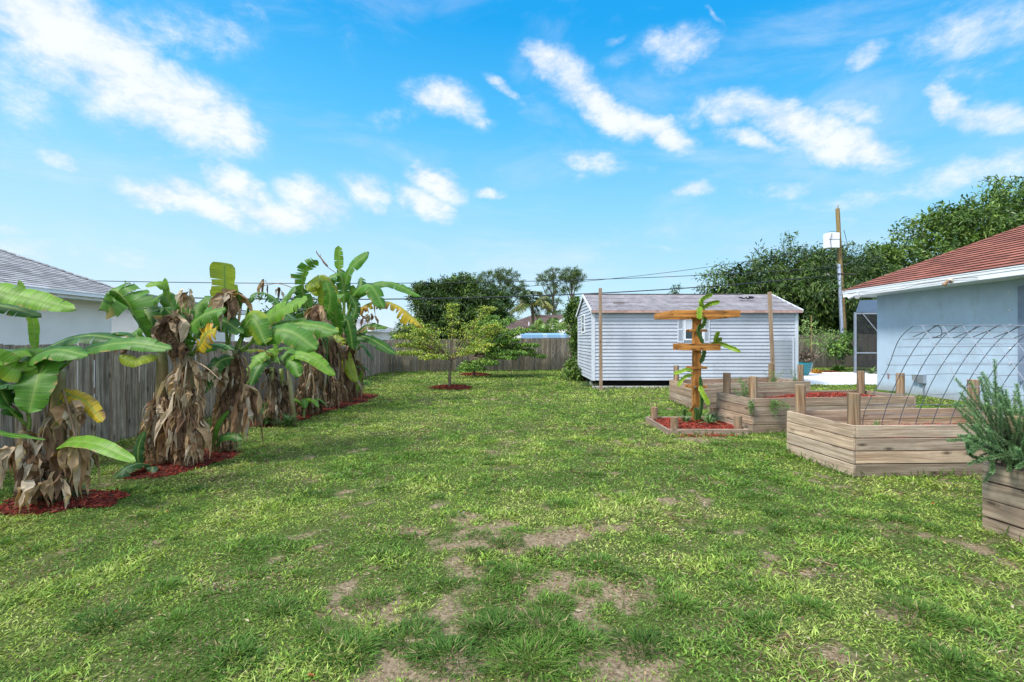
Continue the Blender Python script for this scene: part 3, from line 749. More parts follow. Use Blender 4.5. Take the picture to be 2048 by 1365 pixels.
    # front window with two shutters
    ux = lambda u: (u-1024)/F*(y0-.03); vz = lambda v: H+(680-v)/F*(y0-.03)
    wx0, wx1 = ux(1368), ux(1407); wz0, wz1 = vz(681), vz(638)
    f = MB(); y = y0-.03
    for a, b_ in (((wx0, wz0), (wx0+.05, wz1)), ((wx1-.05, wz0), (wx1, wz1)), ((wx0+.051, wz1-.05), (wx1-.051, wz1)), ((wx0+.051, wz0), (wx1-.051, wz0+.05)), ((wx0+.051, (wz0+wz1)/2-.02), (wx1-.051, (wz0+wz1)/2+.025))):
        f.box((a[0], y-.025, a[1]), (b_[0], y+.02, b_[1]))
    wi = f.build('window', M['white'], t)
    f = MB(); f.box((wx0+.03, y-.004, wz0+.03), (wx1-.03, y+.01, wz1-.03)); f.build('pane', M['glass'], wi)
    f = MB(); f.box((wx0+.052, y-.008, (wz0+wz1)/2+.03), (wx1-.052, y-.005, wz1-.052), (.85, .85, .85)); f.build('blind', M['trim'], wi)
    for a, b_ in ((ux(1355), wx0-.012), (wx1+.012, ux(1419))):
        f = MB(); f.box((a, y-.02, wz0-.08), (a+.03, y+.01, wz1+.05)); f.box((b_-.03, y-.02, wz0-.08), (b_, y+.01, wz1+.05)); z = wz0-.08
        f.box((a+.031, y-.02, wz0-.08), (b_-.031, y+.01, wz0-.04)); f.box((a+.031, y-.02, wz1+.01), (b_-.031, y+.01, wz1+.05)); f.box((a+.031, y-.02, (wz0+wz1)/2-.02), (b_-.031, y+.01, (wz0+wz1)/2+.02))
        zz = wz0-.035
        while zz < wz1:
            f.board(((a+b_)/2-.001-(b_-a)/2+.03, y-.006, zz), ((a+b_)/2+(b_-a)/2-.03, y-.006, zz), .03, .006, (0, -.6, 1), (.95, .95, .95)); zz += .032
        f.build('shutter', M['trim'], t)
    # gable window
    f = MB(); xx = x0-.03
    for a, b_ in (((17.88, 1.85), (17.94, 2.56)), ((18.62, 1.85), (18.68, 2.56)), ((17.941, 2.5), (18.619, 2.56)), ((17.941, 1.85), (18.619, 1.91)), ((17.941, 2.19), (18.619, 2.22))):
        f.box((xx-.02, a[0], a[1]), (xx+.02, b_[0], b_[1]))
    wi = f.build('window', M['white'], t)
    f = MB(); f.box((xx-.004, 17.9, 1.87), (xx+.01, 18.66, 2.54)); f.build('pane', M['glass'], wi)
    # door leaf at the right end, sided like the wall, framed by trim
    d = MB(); dx0, dx1, dz1 = ux(1546), ux(1584), 1.60
    z = z0
    while z < dz1-.03:
        d.board((dx0, y0-.045, z+.058), (dx1, y0-.045, z+.058), .104, .022, (0, -.1, 1), (.97, .97, .97)); z += lap
    do = d.build('door', M['siding'], t)
    d = MB(); d.box((dx1+.001, y0-.06, z0), (dx1+.06, y0-.02, dz1+.05)); d.box((dx0, y0-.06, dz1+.001), (dx1, y0-.02, dz1+.03)); d.build('frame', M['trim'], do)
    # black box painting in the shade under the floor, then concrete blocks
    d = MB(); d.box((x0+.12, y0+.45, -.02), (x1-.1, y1-.25, z0-.005)); d.build('gap_shade_box', M['dark'], t)
    for bx in (x0+.05, x0+2.3, x0+4.4, x1-.5):
        d = MB(); d.box((bx, y0+.7, -.03), (bx+.4, y0+.95, z0-.012)); d.build('block', M['concrete'], t)
    d = MB(); d.box((x0-.06, y1-.6, -.03), (x0+.34, y1-.4, z0-.012)); d.build('block', M['concrete'], t)
    d = MB(); d.box((x0-.05, y0-.35, -.02), (x1-.2, y0-.15, .06)); d.build('concrete_strip', M['concrete'], t)
    return t
shed()
def roof_item():
    c = Vector((8.35, 17.25, 3.065)); b = MB(); pts = []
    for i in range(30):
        a = i/29*math.pi*5; pts.append(c+Vector((-.25+.5*i/29+.05*math.cos(a), .05*math.sin(a*1.3), .03+.02*math.sin(a))))
    b.tube(pts, .022, 6); b.tube([c+Vector((-.27, -.05, .03)), c+Vector((-.22, .06, .05)), c+Vector((-.15, -.03, .04))], .022, 6); b.tube([c+Vector((.1, -.02, .05)), c+Vector((.26, .02, .04))], .045, 8)
    b.build('cable_coil', M['black'], None, label='small coil of black cable lying on the shed roof', cat='cable')
roof_item()
def tall_post(px, yy, zt, lean, label):
    b = MB(); b.board((px, yy, -.05), (px+lean, yy, zt), .092, .092, (1, 0, 0), (1, 1, 1)); b.build('wooden_post', M['post'], None, label=label, cat='post', group='tall timber posts before the shed', bevel=.004)
tall_post(2.86, 15.55, 3.26, -.02, 'tall square timber post before the left corner of the shed')
tall_post(8.42, 15.55, 3.14, -.14, 'tall leaning timber post before the right end of the shed')

# ---------------------------------------------------------------- utility pole and wires
def utility():
    Y = 29.3; b0 = Vector((20.2, Y, -.1)); tp = P(1675, 418, Y)
    t = thing('utility_pole', 'tall leaning wooden utility pole with grey conduit behind the fence', 'pole', b0)
    m = MB(); pts = [b0.lerp(tp, i/12) for i in range(13)]; m.tube(pts, [.17-.06*i/12 for i in range(13)], 12, [(.85, .86, .55)]*13, True, .04)
    m.tube([tp, tp+Vector((.06, 0, .25))], [.05, .015], 5); m.build('pole', M['post'], t)
    c = MB(); f0 = .02; f1 = (tp.z and (P(1680, 528, Y).z/tp.z)); off = Vector((-.17, -.08, 0))
    c.tube([b0.lerp(tp, f0)+off, b0.lerp(tp, f1)+off*.8], .10, 10, (1.2, 1.25, 1.4)); c.build('conduit', M['metal'], t)
    bx = MB(); a = P(1649, 498, Y-.1); q = P(1672, 468, Y-.1); bx.box((a.x, Y-.45, a.z), (q.x, Y+.05, q.z)); tr = bx.build('transformer_box', M['white'], t, bevel=.02)
    bx = MB(); bx.box((a.x+.03, Y-.47, a.z+.5), (q.x-.03, Y-.452, a.z+.52), (.4, .4, .45)); bx.tube([(a.x+.2, Y-.49, q.z-.05), (a.x+.1, Y-.49, a.z+.4), (a.x+.16, Y-.49, a.z)], .014, 5, (.15, .1, .15)); bx.tube([(a.x+.05, Y-.2, q.z), (a.x+.3, Y-.3, q.z+.12), (q.x+.3, Y, q.z+.1)], .014, 5, (.15, .15, .15)); bx.build('lead', M['metal'], tr)
    br = MB(); pz = P(1680, 548, Y)
    br.tube([pz+Vector((-.25, -.15, 0)), pz+Vector((.9, -.15, -.05))], .03, 6, (.3, .2, .15)); br.tube([pz+Vector((.1, -.2, .5)), pz+Vector((1.0, -.1, .75))], .02, 6, (.2, .2, .2)); br.tube([pz+Vector((.0, -.2, .9)), pz+Vector((.3, -.2, 1.8)), pz+Vector((.1, -.2, 2.6))], .016, 6, (.1, .1, .1)); br.build('bracket', M['metal'], t)
    def wire(label, kpts, r):
        X = np.array([k[0] for k in kpts]); Z = np.array([k[1] for k in kpts]); co = np.polyfit(X, Z, 2)
        pts = [Vector((x, 25.4+.19*x, float(np.polyval(co, x)))) for x in np.linspace(-52, X[0], 60)]
        w = MB(); w.tube(pts, r, 5, (.15, .15, .16)); w.build('power_cable', M['wire'], None, label=label, cat='cable', group='overhead cables')
    wire('thick lower overhead cable running left from the utility pole above the shed roof', [(20, 5.56), (-6.8, 3.62), (-16, 3.56)], .03)
    wire('upper overhead cable crossing behind the tallest banana crown to the pole', [(20, 6.0), (5.8, 4.97), (-4.9, 4.44), (-13.2, 4.3)], .018)
    a = P(1649, 497, 29.2); b_ = P(1459, 521, 28)
    w = MB(); w.tube([a.lerp(b_, i/8*3)+Vector((0, 0, -.25*math.sin(min(1, i/8)*3.14))) for i in range(9)], .014, 5, (.2, .2, .2)); w.build('power_cable', M['wire'], None, label='thin top cable dropping left from the white transformer box', cat='cable', group='overhead cables')
utility()

# ---------------------------------------------------------------- raised beds
def posts_for(t, pts, zt, r=.068):
    for (x, y), z in zip(pts, zt):
        b = MB(); b.log((x, y, -.02), (x, y, z), r); b.build('corner_post', M['log'], t)
def raised_bed(label, FL, FR, BR, BL, rows, postpts, posttop, mt='bed', base=.0, bh=.142, seed=1, tones=None):
    random.seed(seed)
    t = thing('raised_bed', label, 'raised bed', ((FL[0]+BR[0])/2, (FL[1]+BR[1])/2, 0), 'raised timber garden beds')
    th = .038; C = Vector(((FL[0]+BR[0])/2, (FL[1]+BR[1])/2, 0))
    sides = [('front', FL, FR), ('left', BL, FL), ('back', BL, BR), ('right', BR, FR)]
    for nm, a, b in sides:
        a = Vector((*a, 0)); b = Vector((*b, 0)); d = (b-a).normalized(); nr = Vector((d.y, -d.x, 0))
        if nr.dot((a+b)/2-C) < 0: nr = -nr
        if nm in ('left', 'right'): aa, bb = a+d*(-.003), b+d*.02
        else: aa, bb = a+d*.024, b-d*.024
        for r in range(rows):
            z = base+(r+.5)*(bh+.011)-.02; k = random.uniform(.82, 1.18); g = random.uniform(-.04, .06)
            if nm == 'front' and r == 0: k *= .7
            if nm == 'back': g += .06
            m = MB(); j = Vector((0, 0, random.uniform(-.003, .003)))+nr*random.uniform(-.003, .003)
            m.board(aa+Vector((0, 0, z))+j, bb+Vector((0, 0, z))+j*.3, bh, th, (0, 0, 1), (k*(1+g), k, k*(1-g)))
            m.build('board', M[mt], t, bevel=.004)
    posts_for(t, postpts, posttop)
    return t
raised_bed('near raised bed of pale boards under the wire arch, striped brown corner post', (4.0, 5.67), (6.95, 5.78), (6.8, 7.15), (3.9, 6.83), 4,
           [(4.10, 5.80), (4.02, 6.74), (6.66, 6.98), (6.78, 5.92)], [.955, .97, 1.02, .97], 'bed', .01, seed=4)
raised_bed('middle raised bed holding red mulch, weeds hanging over its left corner', (4.11, 8.27), (7.17, 8.62), (7.0, 9.68), (3.95, 9.3), 4,
           [(4.20, 8.42), (4.07, 9.16), (6.88, 9.54), (7.05, 8.78)], [.955, .97, .98, .99], 'bed_dark', .01, seed=5)
raised_bed('farthest raised bed of dark boards just in front of the shed', (4.1, 11.05), (7.35, 11.95), (7.1, 13.2), (4.07, 12.45), 4,
           [(4.22, 11.22), (4.18, 12.3), (6.98, 13.02), (7.2, 12.06)], [.93, .94, .96, .97], 'bed_dark', -.01, seed=6)
raised_bed('raised bed at the right edge with rosemary growing out of its corner', (4.22, 2.55), (7.2, 2.6), (7.0, 4.2), (3.985, 4.08), 4,
           [(4.11, 3.94), (6.85, 4.05)], [.97, .95], 'bed_dark', -.02, seed=8)
def low_bed():
    random.seed(9)
    t = thing('low_bed', 'low single-board square bed of red mulch round the trellis post', 'garden bed', (3.3, 8.8, 0))
    x0, x1, y0, y1 = 2.64, 4.0, 8.16, 9.48
    for a, b in (((x0+.02, y0), (x1-.02, y0)), ((x0, y1+.02), (x0, y0-.02)), ((x0+.02, y1), (x1-.12, y1)), ((x1-.01, y0), (x1-.06, y1-.3))):
        m = MB(); m.board((*a, .035), (*b, .035), .115, .038, (0, 0, 1)); m.build('board', M['bed_dark'], t, bevel=.004)
    for (x, y), z in zip([(2.79, 8.3), (2.74, 9.32), (3.88, 8.3), (3.87, 9.3)], [.27, .30, .29, .30]):
        m = MB(); m.log((x, y, -.02), (x, y, z), .066); m.build('corner_post', M['log'], t)
low_bed()

# ---------------------------------------------------------------- stained timber trellis
def trellis():
    random.seed(12); X, Y = 3.40, 8.9
    t = thing('cactus_trellis', 'orange stained timber post with two square frames in the low mulch bed', 'trellis', (X, Y, 0))
    def w(n, p0, p1, wd, th, up=(0, 0, 1), k=1): 
        m = MB(); k *= random.uniform(.92, 1.06); m.board(p0, p1, wd, th, up, (k, k, k)); m.build(n, M['cedar'], t, bevel=.003)
    w('post', (X-.005, Y, .32), (X, Y, 2.03), .125, .125, (1, 0, 0))
    w('post_foot', (X+.032, Y-.003, 0), (X+.032, Y-.003, .319), .06, .12, (1, 0, 0), .9); w('post_foot', (X-.045, Y+.01, 0), (X-.045, Y+.01, .319), .035, .10, (1, 0, 0), .8)
    def frame(name, x0, x1, y0, y1, zb, zt, cross):
        m = MB(); h = zt-zb; zc = (zb+zt)/2; th = .038
        fr = [((x0, y0, zc), (x1, y0, zc)), ((x0, y1, zc), (x1, y1, zc)), ((x0+.019, y0+.02, zc), (x0+.019, y1-.02, zc)), ((x1-.019, y0+.02, zc), (x1-.019, y1-.02, zc))]
        for a, b in fr: k = random.uniform(.9, 1.08); m.board(a, b, h, th, (0, 0, 1), (k, k, k))
        f = m.build(name, M['cedar'], t, bevel=.003)
        m = MB()
        for a, b in cross: m.board(a, b, h*.8, th, (0, 0, 1), (.95, .95, .95))
        m.build('crosspiece', M['cedar'], f)
    frame('top_frame', 2.79, 3.93, 8.33, 9.47, 1.995, 2.11, [((2.83, Y-.1, 2.06), (3.89, Y-.1, 2.06)), ((2.83, Y+.1, 2.06), (3.89, Y+.1, 2.06)), ((X-.1, 8.36, 2.045), (X-.1, 9.44, 2.045)), ((X+.1, 8.36, 2.045), (X+.1, 9.44, 2.045))])
    frame('middle_frame', 3.07, 3.70, 8.59, 9.21, 1.41, 1.53, [((3.11, Y-.085, 1.47), (3.66, Y-.085, 1.47)), ((3.11, Y+.085, 1.47), (3.66, Y+.085, 1.47))])
    for z, s in ((1.77, 0), (1.09, 0), (.745, -.02)):
        w('cleat', (X-.16+s, Y-.085, z), (X+.155, Y-.085, z), .045, .04); w('cleat', (X-.16+s, Y+.085, z), (X+.155, Y+.085, z), .045, .04)
    w('cleat', (X-.155, Y-.09, .29), (X-.06, Y-.09, .42), .05, .035, (0, 0, 1), .8)
    m = MB()
    for dx, z in ((-.075, .74), (.03, .745), (-.02, .35), (.04, .35)): m.tube([(X+dx, Y-.12, z), (X+dx, Y-.06, z)], .016, 8)
    m.build('bolt', M['metal'], t)
trellis()

# ---------------------------------------------------------------- wire arch
def wire_arch():
    t = thing('wire_arch', 'arched galvanised wire panel trellis spanning from the near raised bed', 'wire trellis', (5.2, 5.0, .5))
    m = MB(); r = .0038
    far = [(5.93, .43), (5.79, .70), (5.62, .96), (5.43, 1.21), (5.22, 1.44), (5.01, 1.62), (4.80, 1.74)]
    near = [(4.86, 1.745), (4.72, 1.56), (4.58, 1.38), (4.43, 1.17), (4.28, .97), (4.13, .74), (3.98, .45)]
    ex = lambda k, i, n: 0
    nh = 12; sk = .30
    fa = [[Vector((4.0+.205*k+sk*(1-i/6), y, z+.008*math.sin(k*2+i))) for i, (y, z) in enumerate(far)] for k in range(nh)]
    for k in range(nh):
        pts = catmull(fa[k], 22)
        if k == 0: pts = [p+Vector((-.035*math.sin(i/21*9), 0, .0)) for i, p in enumerate(pts)]
        m.tube(pts, r, 6, (.7, .75, .9))
    for i in range(7):
        a, b = fa[0][i], fa[-1][i]; m.tube([a.lerp(b, q/10)+Vector((0, .006, .01*math.sin(q*1.3+i))) for q in range(11)], r*.9, 6)
    for i in range(6):
        p = [(fa[0][i]+fa[0][i+1])/2, (fa[-1][i]+fa[-1][i+1])/2]
        if i in (1, 3, 4, 5): m.tube([p[0], p[1]], r*.9, 6)
    m.build('far_panel', M['wire'], t)
    m = MB(); ne = [[Vector((4.12+.205*k+.0*i, y, z)) for i, (y, z) in enumerate(near)] for k in range(nh)]
    for k in range(nh): m.tube(catmull(ne[k], 14), r*.85, 6, (1.25, 1.25, 1.3))  # near wires coloured paler than the far panel, painting in light they catch
    for i in range(7):
        a, b = ne[0][i], ne[-1][i]; m.tube([a+Vector((-.02, 0, 0)), b], r*.9, 6, (1.3, 1.3, 1.4))
    m.build('near_panel', M['wire'], t)
    m = MB()
    for k in (1, 2, 3, 4, 5, 6):
        a = fa[k][6]+Vector((0, 0, 0)); m.tube([a+Vector((.03, 0, 0)), a+Vector((-.02, .05, -.05)), a+Vector((-.1, .15, -.12))], r*1.2, 5, (.35, .35, .35))
    a = fa[1][6]; m.tube(catmull([a+Vector((.02, 0, 0)), a+Vector((.06, 0, -.05)), a+Vector((.05, 0, -.12)), a+Vector((-.03, 0, -.12))], 10), r, 5, (.3, .3, .3)); m.build('tie', M['wire'], t)
wire_arch()
M['grass'] = m_leaf('grass_blade', .38, .6, .2)
M['leaf'] = m_leaf('tree_leaf', .14, .42, .45)
M['banana'] = m_leaf('banana_leaf', .30, .45, .28, veins=True)
M['dry'] = m_leaf('dry_leaf', .2, .8, .15)
M['bark'] = m_wood('bark', (.10, .08, .06), (.26, .22, .17), False, .95, 1.3)
M['stem'] = m_plain('banana_stem', (1, 1, 1), .6, var=.25, scale=14, bmp=.3)
M['mulch'] = m_leaf('red_mulch', .0, .85, .15)
# ---------------------------------------------------------------- mulch
MASK = []      # functions (x, y) -> True where no grass grows
def in_poly(pts):
    pts = [tuple(p)[:2] for p in pts]
    def f(x, y):
        r = np.zeros(x.shape, bool); n = len(pts)
        for i in range(n):
            (x1, y1), (x2, y2) = pts[i], pts[(i+1) % n]
            if y1 == y2: continue
            c = ((y1 > y) != (y2 > y)) & (x < (x2-x1)*(y-y1)/(y2-y1)+x1); r ^= c
        return r
    return f
def mulch(label, poly, z0, n, mound=0.0, size=1.0, tone=.85, mask=True, lie=None, surf=None, fill=True):
    f = in_poly(poly); a = np.array([p[:2] for p in poly]); lo, hi = a.min(0), a.max(0); c = a.mean(0)
    if mask: MASK.append(f)
    xs = []; 
    pts = rng.uniform(lo, hi, (n*4, 2)); pts = pts[f(pts[:, 0], pts[:, 1])][:n]
    rad = np.linalg.norm((pts-c)/((hi-lo)/2), axis=1)
    h = lambda p, r: z0+mound*np.clip(1-r*r, 0, 1)+(fbm(p[:, 0], p[:, 1], 6, 2, 3)-.5)*.03*(size)
    zz = h(pts, rad)+rng.uniform(0, .012, len(pts))
    if surf: zz += hgt(pts[:, 0], pts[:, 1])
    n = len(pts); d = rand_dirs(n); d[:, 2] *= .35; d = unit(d)
    Ln = rng.uniform(.03, .085, n)*size; W = rng.uniform(.008, .02, n)*size
    up = np.tile([0, 0, 1.], (n, 1))+rng.normal(size=(n, 3))*.35; s = unit(np.cross(d, up)); nn = np.cross(s, d)
    V = np.empty((n, 8, 3)); p = np.c_[pts, zz]
    for k, (e, sg, q) in enumerate([(-.5, -1, 0), (-.5, 1, 0), (.5, 1, 0), (.5, -1, 0), (-.5, -1, 1), (-.5, 1, 1), (.5, 1, 1), (.5, -1, 1)]):
        V[:, k] = p+d*(Ln*e*rng.uniform(.8, 1.1, n))[:, None]+s*(W*sg*.5*rng.uniform(.6, 1.2, n))[:, None]+nn*(q*.006*size)
    base = np.array([[.40, .065, .04], [.30, .045, .03], [.18, .03, .025], [.45, .12, .075], [.27, .11, .07]])
    cc = base[rng.choice(5, n, p=[.38, .28, .14, .13, .07])]*rng.uniform(.55, 1.25, (n, 1))*tone
    fi = np.array([4, 5, 6, 7, 0, 1, 5, 4, 1, 2, 6, 5, 2, 3, 7, 6, 3, 0, 4, 7])
    loops = (np.arange(n)[:, None]*8+fi[None]).ravel()
    V = V.reshape(-1, 3); C = np.repeat(cc, 8, axis=0)
    if fill:   # dark bed under the chips
        gx = np.linspace(lo[0], hi[0], 26); gy = np.linspace(lo[1], hi[1], 26); G = np.stack(np.meshgrid(gx, gy, indexing='ij'), -1).reshape(-1, 2)
        q = np.linalg.norm((G-c)/((hi-lo)/2), axis=1); gzv = z0+mound*np.clip(1-q*q, 0, 1)+(fbm(G[:, 0], G[:, 1], 6, 2, 3)-.5)*.03*size
        if surf: gzv += hgt(G[:, 0], G[:, 1])
        k0 = len(V); i = (np.arange(25)[:, None]*26+np.arange(25)[None]); qd = np.stack([i, i+26, i+27, i+1], -1).reshape(-1, 4)
        cen = G[qd].mean(1); qd = qd[f(cen[:, 0], cen[:, 1])]
        V = np.vstack([V, np.c_[G, gzv]]); C = np.vstack([C, np.tile([.12, .035, .025], (len(G), 1))*tone]); loops = np.concatenate([loops, (qd+k0).ravel()])
    return array_mesh('mulch', V, 4, loops, C, M['mulch'], label=label, cat='mulch', kind='stuff')
def ell(cx, cy, a, b, n=22, w=.12, seed=0):
    random.seed(seed); return [(cx+a*math.cos(6.2832*i/n)*(1+random.uniform(-w, w)), cy+b*math.sin(6.2832*i/n)*(1+random.uniform(-w, w))) for i in range(n)]
mulch('red wood chip mulch filling the low square bed', [(2.66, 8.18), (3.98, 8.18), (3.98, 9.46), (2.66, 9.46)], .06, 1900, .035)
mulch('spill of red chips on the grass before the low bed', ell(3.25, 8.02, .5, .13, seed=4), .012, 110, 0, .8, mask=False, surf=True, fill=False)
mulch('red wood chip mulch heaped in the middle raised bed', [(5.0, 8.45), (7.1, 8.66), (6.96, 9.62), (4.9, 9.42)], .47, 2300, .12)
mulch('dark red mulch inside the near raised bed', [(4.05, 5.71), (6.9, 5.82), (6.76, 7.1), (3.95, 6.79)], .36, 2200, .02)
mulch('soil and mulch inside the farthest raised bed', [(4.14, 11.1), (7.3, 11.99), (7.06, 13.15), (4.1, 12.4)], .40, 1200, .0)
mulch('ring of red mulch round the trunk of the spreading small tree', ell(-2.02, 16.05, .72, .62, seed=1), .0, 1000, .10, 1.1, .6, surf=True)
mulch('ring of red mulch round the darker tree behind', ell(-1.67, 21.8, .72, .62, seed=2), .0, 550, .10, 1.3, .6, surf=True)
mulch('red mulch round the nearest banana clump', ell(-4.40, 4.78, .56, .34, w=.28, seed=3), .0, 900, .05, .85, .65, surf=True)
mulch('red mulch strip under the middle banana clump', ell(-4.32, 6.45, .46, .76, w=.26, seed=5), .0, 900, .04, .9, .65, surf=True)
mulch('red mulch strip under the tall banana clumps', [(-5.0, 8.6), (-4.4, 8.9), (-4.15, 9.6), (-4.0, 11), (-3.75, 12.6), (-3.85, 14.0), (-4.6, 14.4), (-5.2, 12), (-5.2, 9.5)], .0, 2200, .03, 1.1, .65, surf=True)
mulch('long red mulch border between the patio and the far fence', [(11.3, 21.6), (12.2, 23.45), (16.2, 23.42), (16.2, 24.7), (13.2, 24.9), (11.6, 24.2)], .0, 2400, .04, 1.4, surf=False)
for pl in ([(4.0, 5.65), (6.97, 5.76), (6.82, 7.17), (3.88, 6.85)], [(4.09, 8.25), (7.19, 8.6), (7.02, 9.7), (3.93, 9.32)], [(4.08, 11.03), (7.37, 11.93), (7.12, 13.22), (4.05, 12.47)],
           [(4.2, 1), (7.2, 1), (7.0, 4.2), (3.97, 4.1)], [(2.6, 8.13), (4.0, 8.13), (4, 9.5), (2.6, 9.5)], [(2.66, 15.9), (9.5, 15.9), (9.5, 19.8), (2.66, 19.8)],
           [(9.75, 17.0), (21, 17.0), (21, 23.4), (12.0, 23.4), (11.6, 20.9), (9.75, 20.2)], [(11.66, 0), (22, 0), (22, 15.5), (11.66, 15.5)], [(-7, 0), (-6.12, 0), (-6.12, 30), (-7, 30)], [(-7, 23.2), (22, 28.8), (22, 40), (-7, 40)]):
    MASK.append(in_poly(pl))
def masked(x, y):
    r = np.zeros(x.shape, bool)
    for f in MASK: r |= f(x, y)
    return r

# ---------------------------------------------------------------- grass
def grass():
    g = np.random.default_rng(21); Vs = []; Cs = []
    pal = np.array([[.35, .49, .09], [.26, .40, .065], [.46, .53, .17], [.12, .24, .035], [.19, .34, .09]])
    def emit(x, y, L_, W_, tilt, col, curve=.3):
        n = len(x)
        if not n: return
        az = g.uniform(0, 2*math.pi, n); z = hgt(x, y)
        dirh = np.stack([np.cos(az), np.sin(az), np.zeros(n)], -1); s = np.stack([-np.sin(az), np.cos(az), np.zeros(n)], -1)
        s = unit(s+g.normal(size=(n, 3))*.3)
        d = dirh*np.cos(tilt)[:, None]+np.array([0, 0, 1.])*np.sin(tilt)[:, None]
        p0 = np.stack([x, y, z-.003], -1); mid = p0+d*(L_*.5)[:, None]
        d2 = unit(d+dirh*curve-np.array([0, 0, 1.])*curve*.7); tip = mid+d2*(L_*.5)[:, None]
        V = np.empty((n, 4, 3)); V[:, 0] = p0; V[:, 1] = mid+s*(W_*.5)[:, None]; V[:, 2] = tip; V[:, 3] = mid-s*(W_*.5)[:, None]
        Vs.append(V.reshape(-1, 3)); k = g.uniform(.42, 1.45, (n, 1)); C = np.repeat(col*k, 4, axis=0).reshape(n, 4, 3)
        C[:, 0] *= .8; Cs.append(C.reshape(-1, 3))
    def sample(y0, y1, dens, xw=1.15):
        """uniform points over the visible trapezoid"""
        n = int(dens*(y1*y1-y0*y0)*xw*1.06); y = np.sqrt(g.uniform(y0*y0, y1*y1, n)); x = g.uniform(-1, 1, n)*y*1.06*xw
        k = (x > -6.1) & (x < 21) & ~masked(x, y); return x[k], y[k]
    def colour(x, y, straw=None):
        a = fbm(x, y, 1.1, 20, 4); b = fbm(x, y, 5.0, 31, 3); n = len(x)
        t = (a-.5)*2.6+(b-.5)*2.6+g.normal(size=n)*.34
        w = np.stack([np.exp(-((t-c)/.38)**2) for c in (.35, 0, .85, -.75, -.35)], -1); w /= w.sum(1, keepdims=True)
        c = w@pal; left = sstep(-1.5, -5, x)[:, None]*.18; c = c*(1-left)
        sf = fbm(x, y, 2.2, 44, 3); B = bare_field(x, y); ps = .15+.5*sstep(.48, .72, sf)+.45*B
        st = g.random(n) < ps; sc = np.array([[.40, .30, .17], [.29, .19, .11], [.54, .46, .31]])[g.integers(0, 3, n)]
        c = np.where(st[:, None], sc*g.uniform(.7, 1.1, (n, 1)), c); return c, B, st
    bands = [(1.9, 3.2, 12500, .036, .0072), (3.2, 5, 8200, .040, .009), (5, 8, 4200, .045, .012), (8, 12, 1800, .052, .0175), (12, 17, 850, .06, .026), (17, 27, 380, .075, .04)]
    for y0, y1, dens, L0, W0 in bands:
        x, y = sample(y0, y1, dens); c, B, st = colour(x, y); n = len(x)
        keep = g.random(n) < (1-B*.78)*(.55+.75*sstep(.25, .7, fbm(x, y, 9, 50, 3))); x, y, c, st = x[keep], y[keep], c[keep], st[keep]; n = len(x)
        hs = .75+.9*sstep(.45, .75, fbm(x, y, 3.2, 60, 3)); lf = g.random(n)
        tilt = np.where(st, g.uniform(0, .35, n), g.uniform(.05, 1.0, n))
        Ln = L0*hs*g.uniform(.6, 1.5, n); W = W0*g.uniform(.6, 1.25, n); W = np.where(lf < .35, W*1.5, W); Ln = np.where(lf < .35, Ln*.65, Ln)
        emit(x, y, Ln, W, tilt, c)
    # tufts of longer blades
    tufts = []
    hand = [(700,1300,.22),(650,1270,.18),(980,1165,.0),(820,1275,.19),(985,1265,.23),(1010,1090,.14),(1040,1150,.16),(890,1170,.12),(900,1310,.2),(1085,1255,.19),(560,1225,.15),(600,1150,.1),(500,1150,.12),(1075,1110,.1),
            (965,1107,.07),(970,1135,.07),(1000,1145,.06),(1060,1320,.2),(740,1200,.13),(1110,1210,.15),(470,1320,.17),(1000,1245,.18),(1175,1180,.14),(1200,1130,.14),(1320,1085,.12),(1250,1150,.12),(1290,1290,.15),(1620,1220,.15),(1640,1050,.12),
            (1540,1000,.13),(1700,1065,.12),(1360,1210,.13),(1840,1230,.16),(1160,1290,.15),(960,1075,.1),(760,1110,.12),(1520,1250,.15),(1480,1180,.1),(1290,1030,.1),(330,1180,.14),(210,1250,.16),(1900,1330,.2)]
    for u, v, r in hand:
        x, y = gpos(u, v); tufts.append((x, y, max(r, .1)*1.0))
    n = 640; y = np.sqrt(g.uniform(4, 13*13, n)); x = g.uniform(-1, 1, n)*y*1.2; mk = (x > -6) & ~masked(x, y) & (g.random(n) < .25+.9*sstep(.4, .7, fbm(x, y, .8, 70, 3)))
    tufts += [(a, b, g.uniform(.04, .13)) for a, b in zip(x[mk], y[mk])]
    for (tx, ty, r) in tufts:
        r *= g.uniform(.7, 1.05); m = int(640*(r/.15)**1.7/(1+max(0, ty-3)*.3)); 
        if m < 12: continue
        rr = r*np.sqrt(g.random(m)); a = g.uniform(0, 6.283, m); rq = rr*(.55+.9*vn(np.cos(a)*1.7+tx*9, np.sin(a)*1.7+ty*9, 3)); x = tx+rq*np.cos(a); y = ty+rq*np.sin(a)*.85; k = ~masked(x, y); x, y, rr, a = x[k], y[k], rr[k], a[k]; m = len(x)
        tone = g.random(); c = np.array([.07, .155, .028])*(1-tone)+np.array([.13, .25, .04])*tone; c = np.tile(c, (m, 1))*g.uniform(.8, 1.1)
        st = g.random(m) < .1; c[st] = [.38, .32, .16]
        hgtb = (.03+.24*r)*g.uniform(.4, 1.2, m); tilt = np.clip(1.35-.85*rr/r+g.normal(size=m)*.22, .15, 1.5)
        W = (.0056+.0012*max(0, ty-3))*g.uniform(.7, 1.2, m)
        # outward heading
        n0 = len(x); z = hgt(x, y); az = a+g.normal(size=n0)*.7; dirh = np.stack([np.cos(az), np.sin(az), np.zeros(n0)], -1); s = unit(np.stack([-np.sin(az), np.cos(az), np.zeros(n0)], -1)+g.normal(size=(n0, 3))*.3)
        d = dirh*np.cos(tilt)[:, None]+np.array([0, 0, 1.])*np.sin(tilt)[:, None]; p0 = np.stack([x, y, z-.003], -1); mid = p0+d*(hgtb*.55)[:, None]
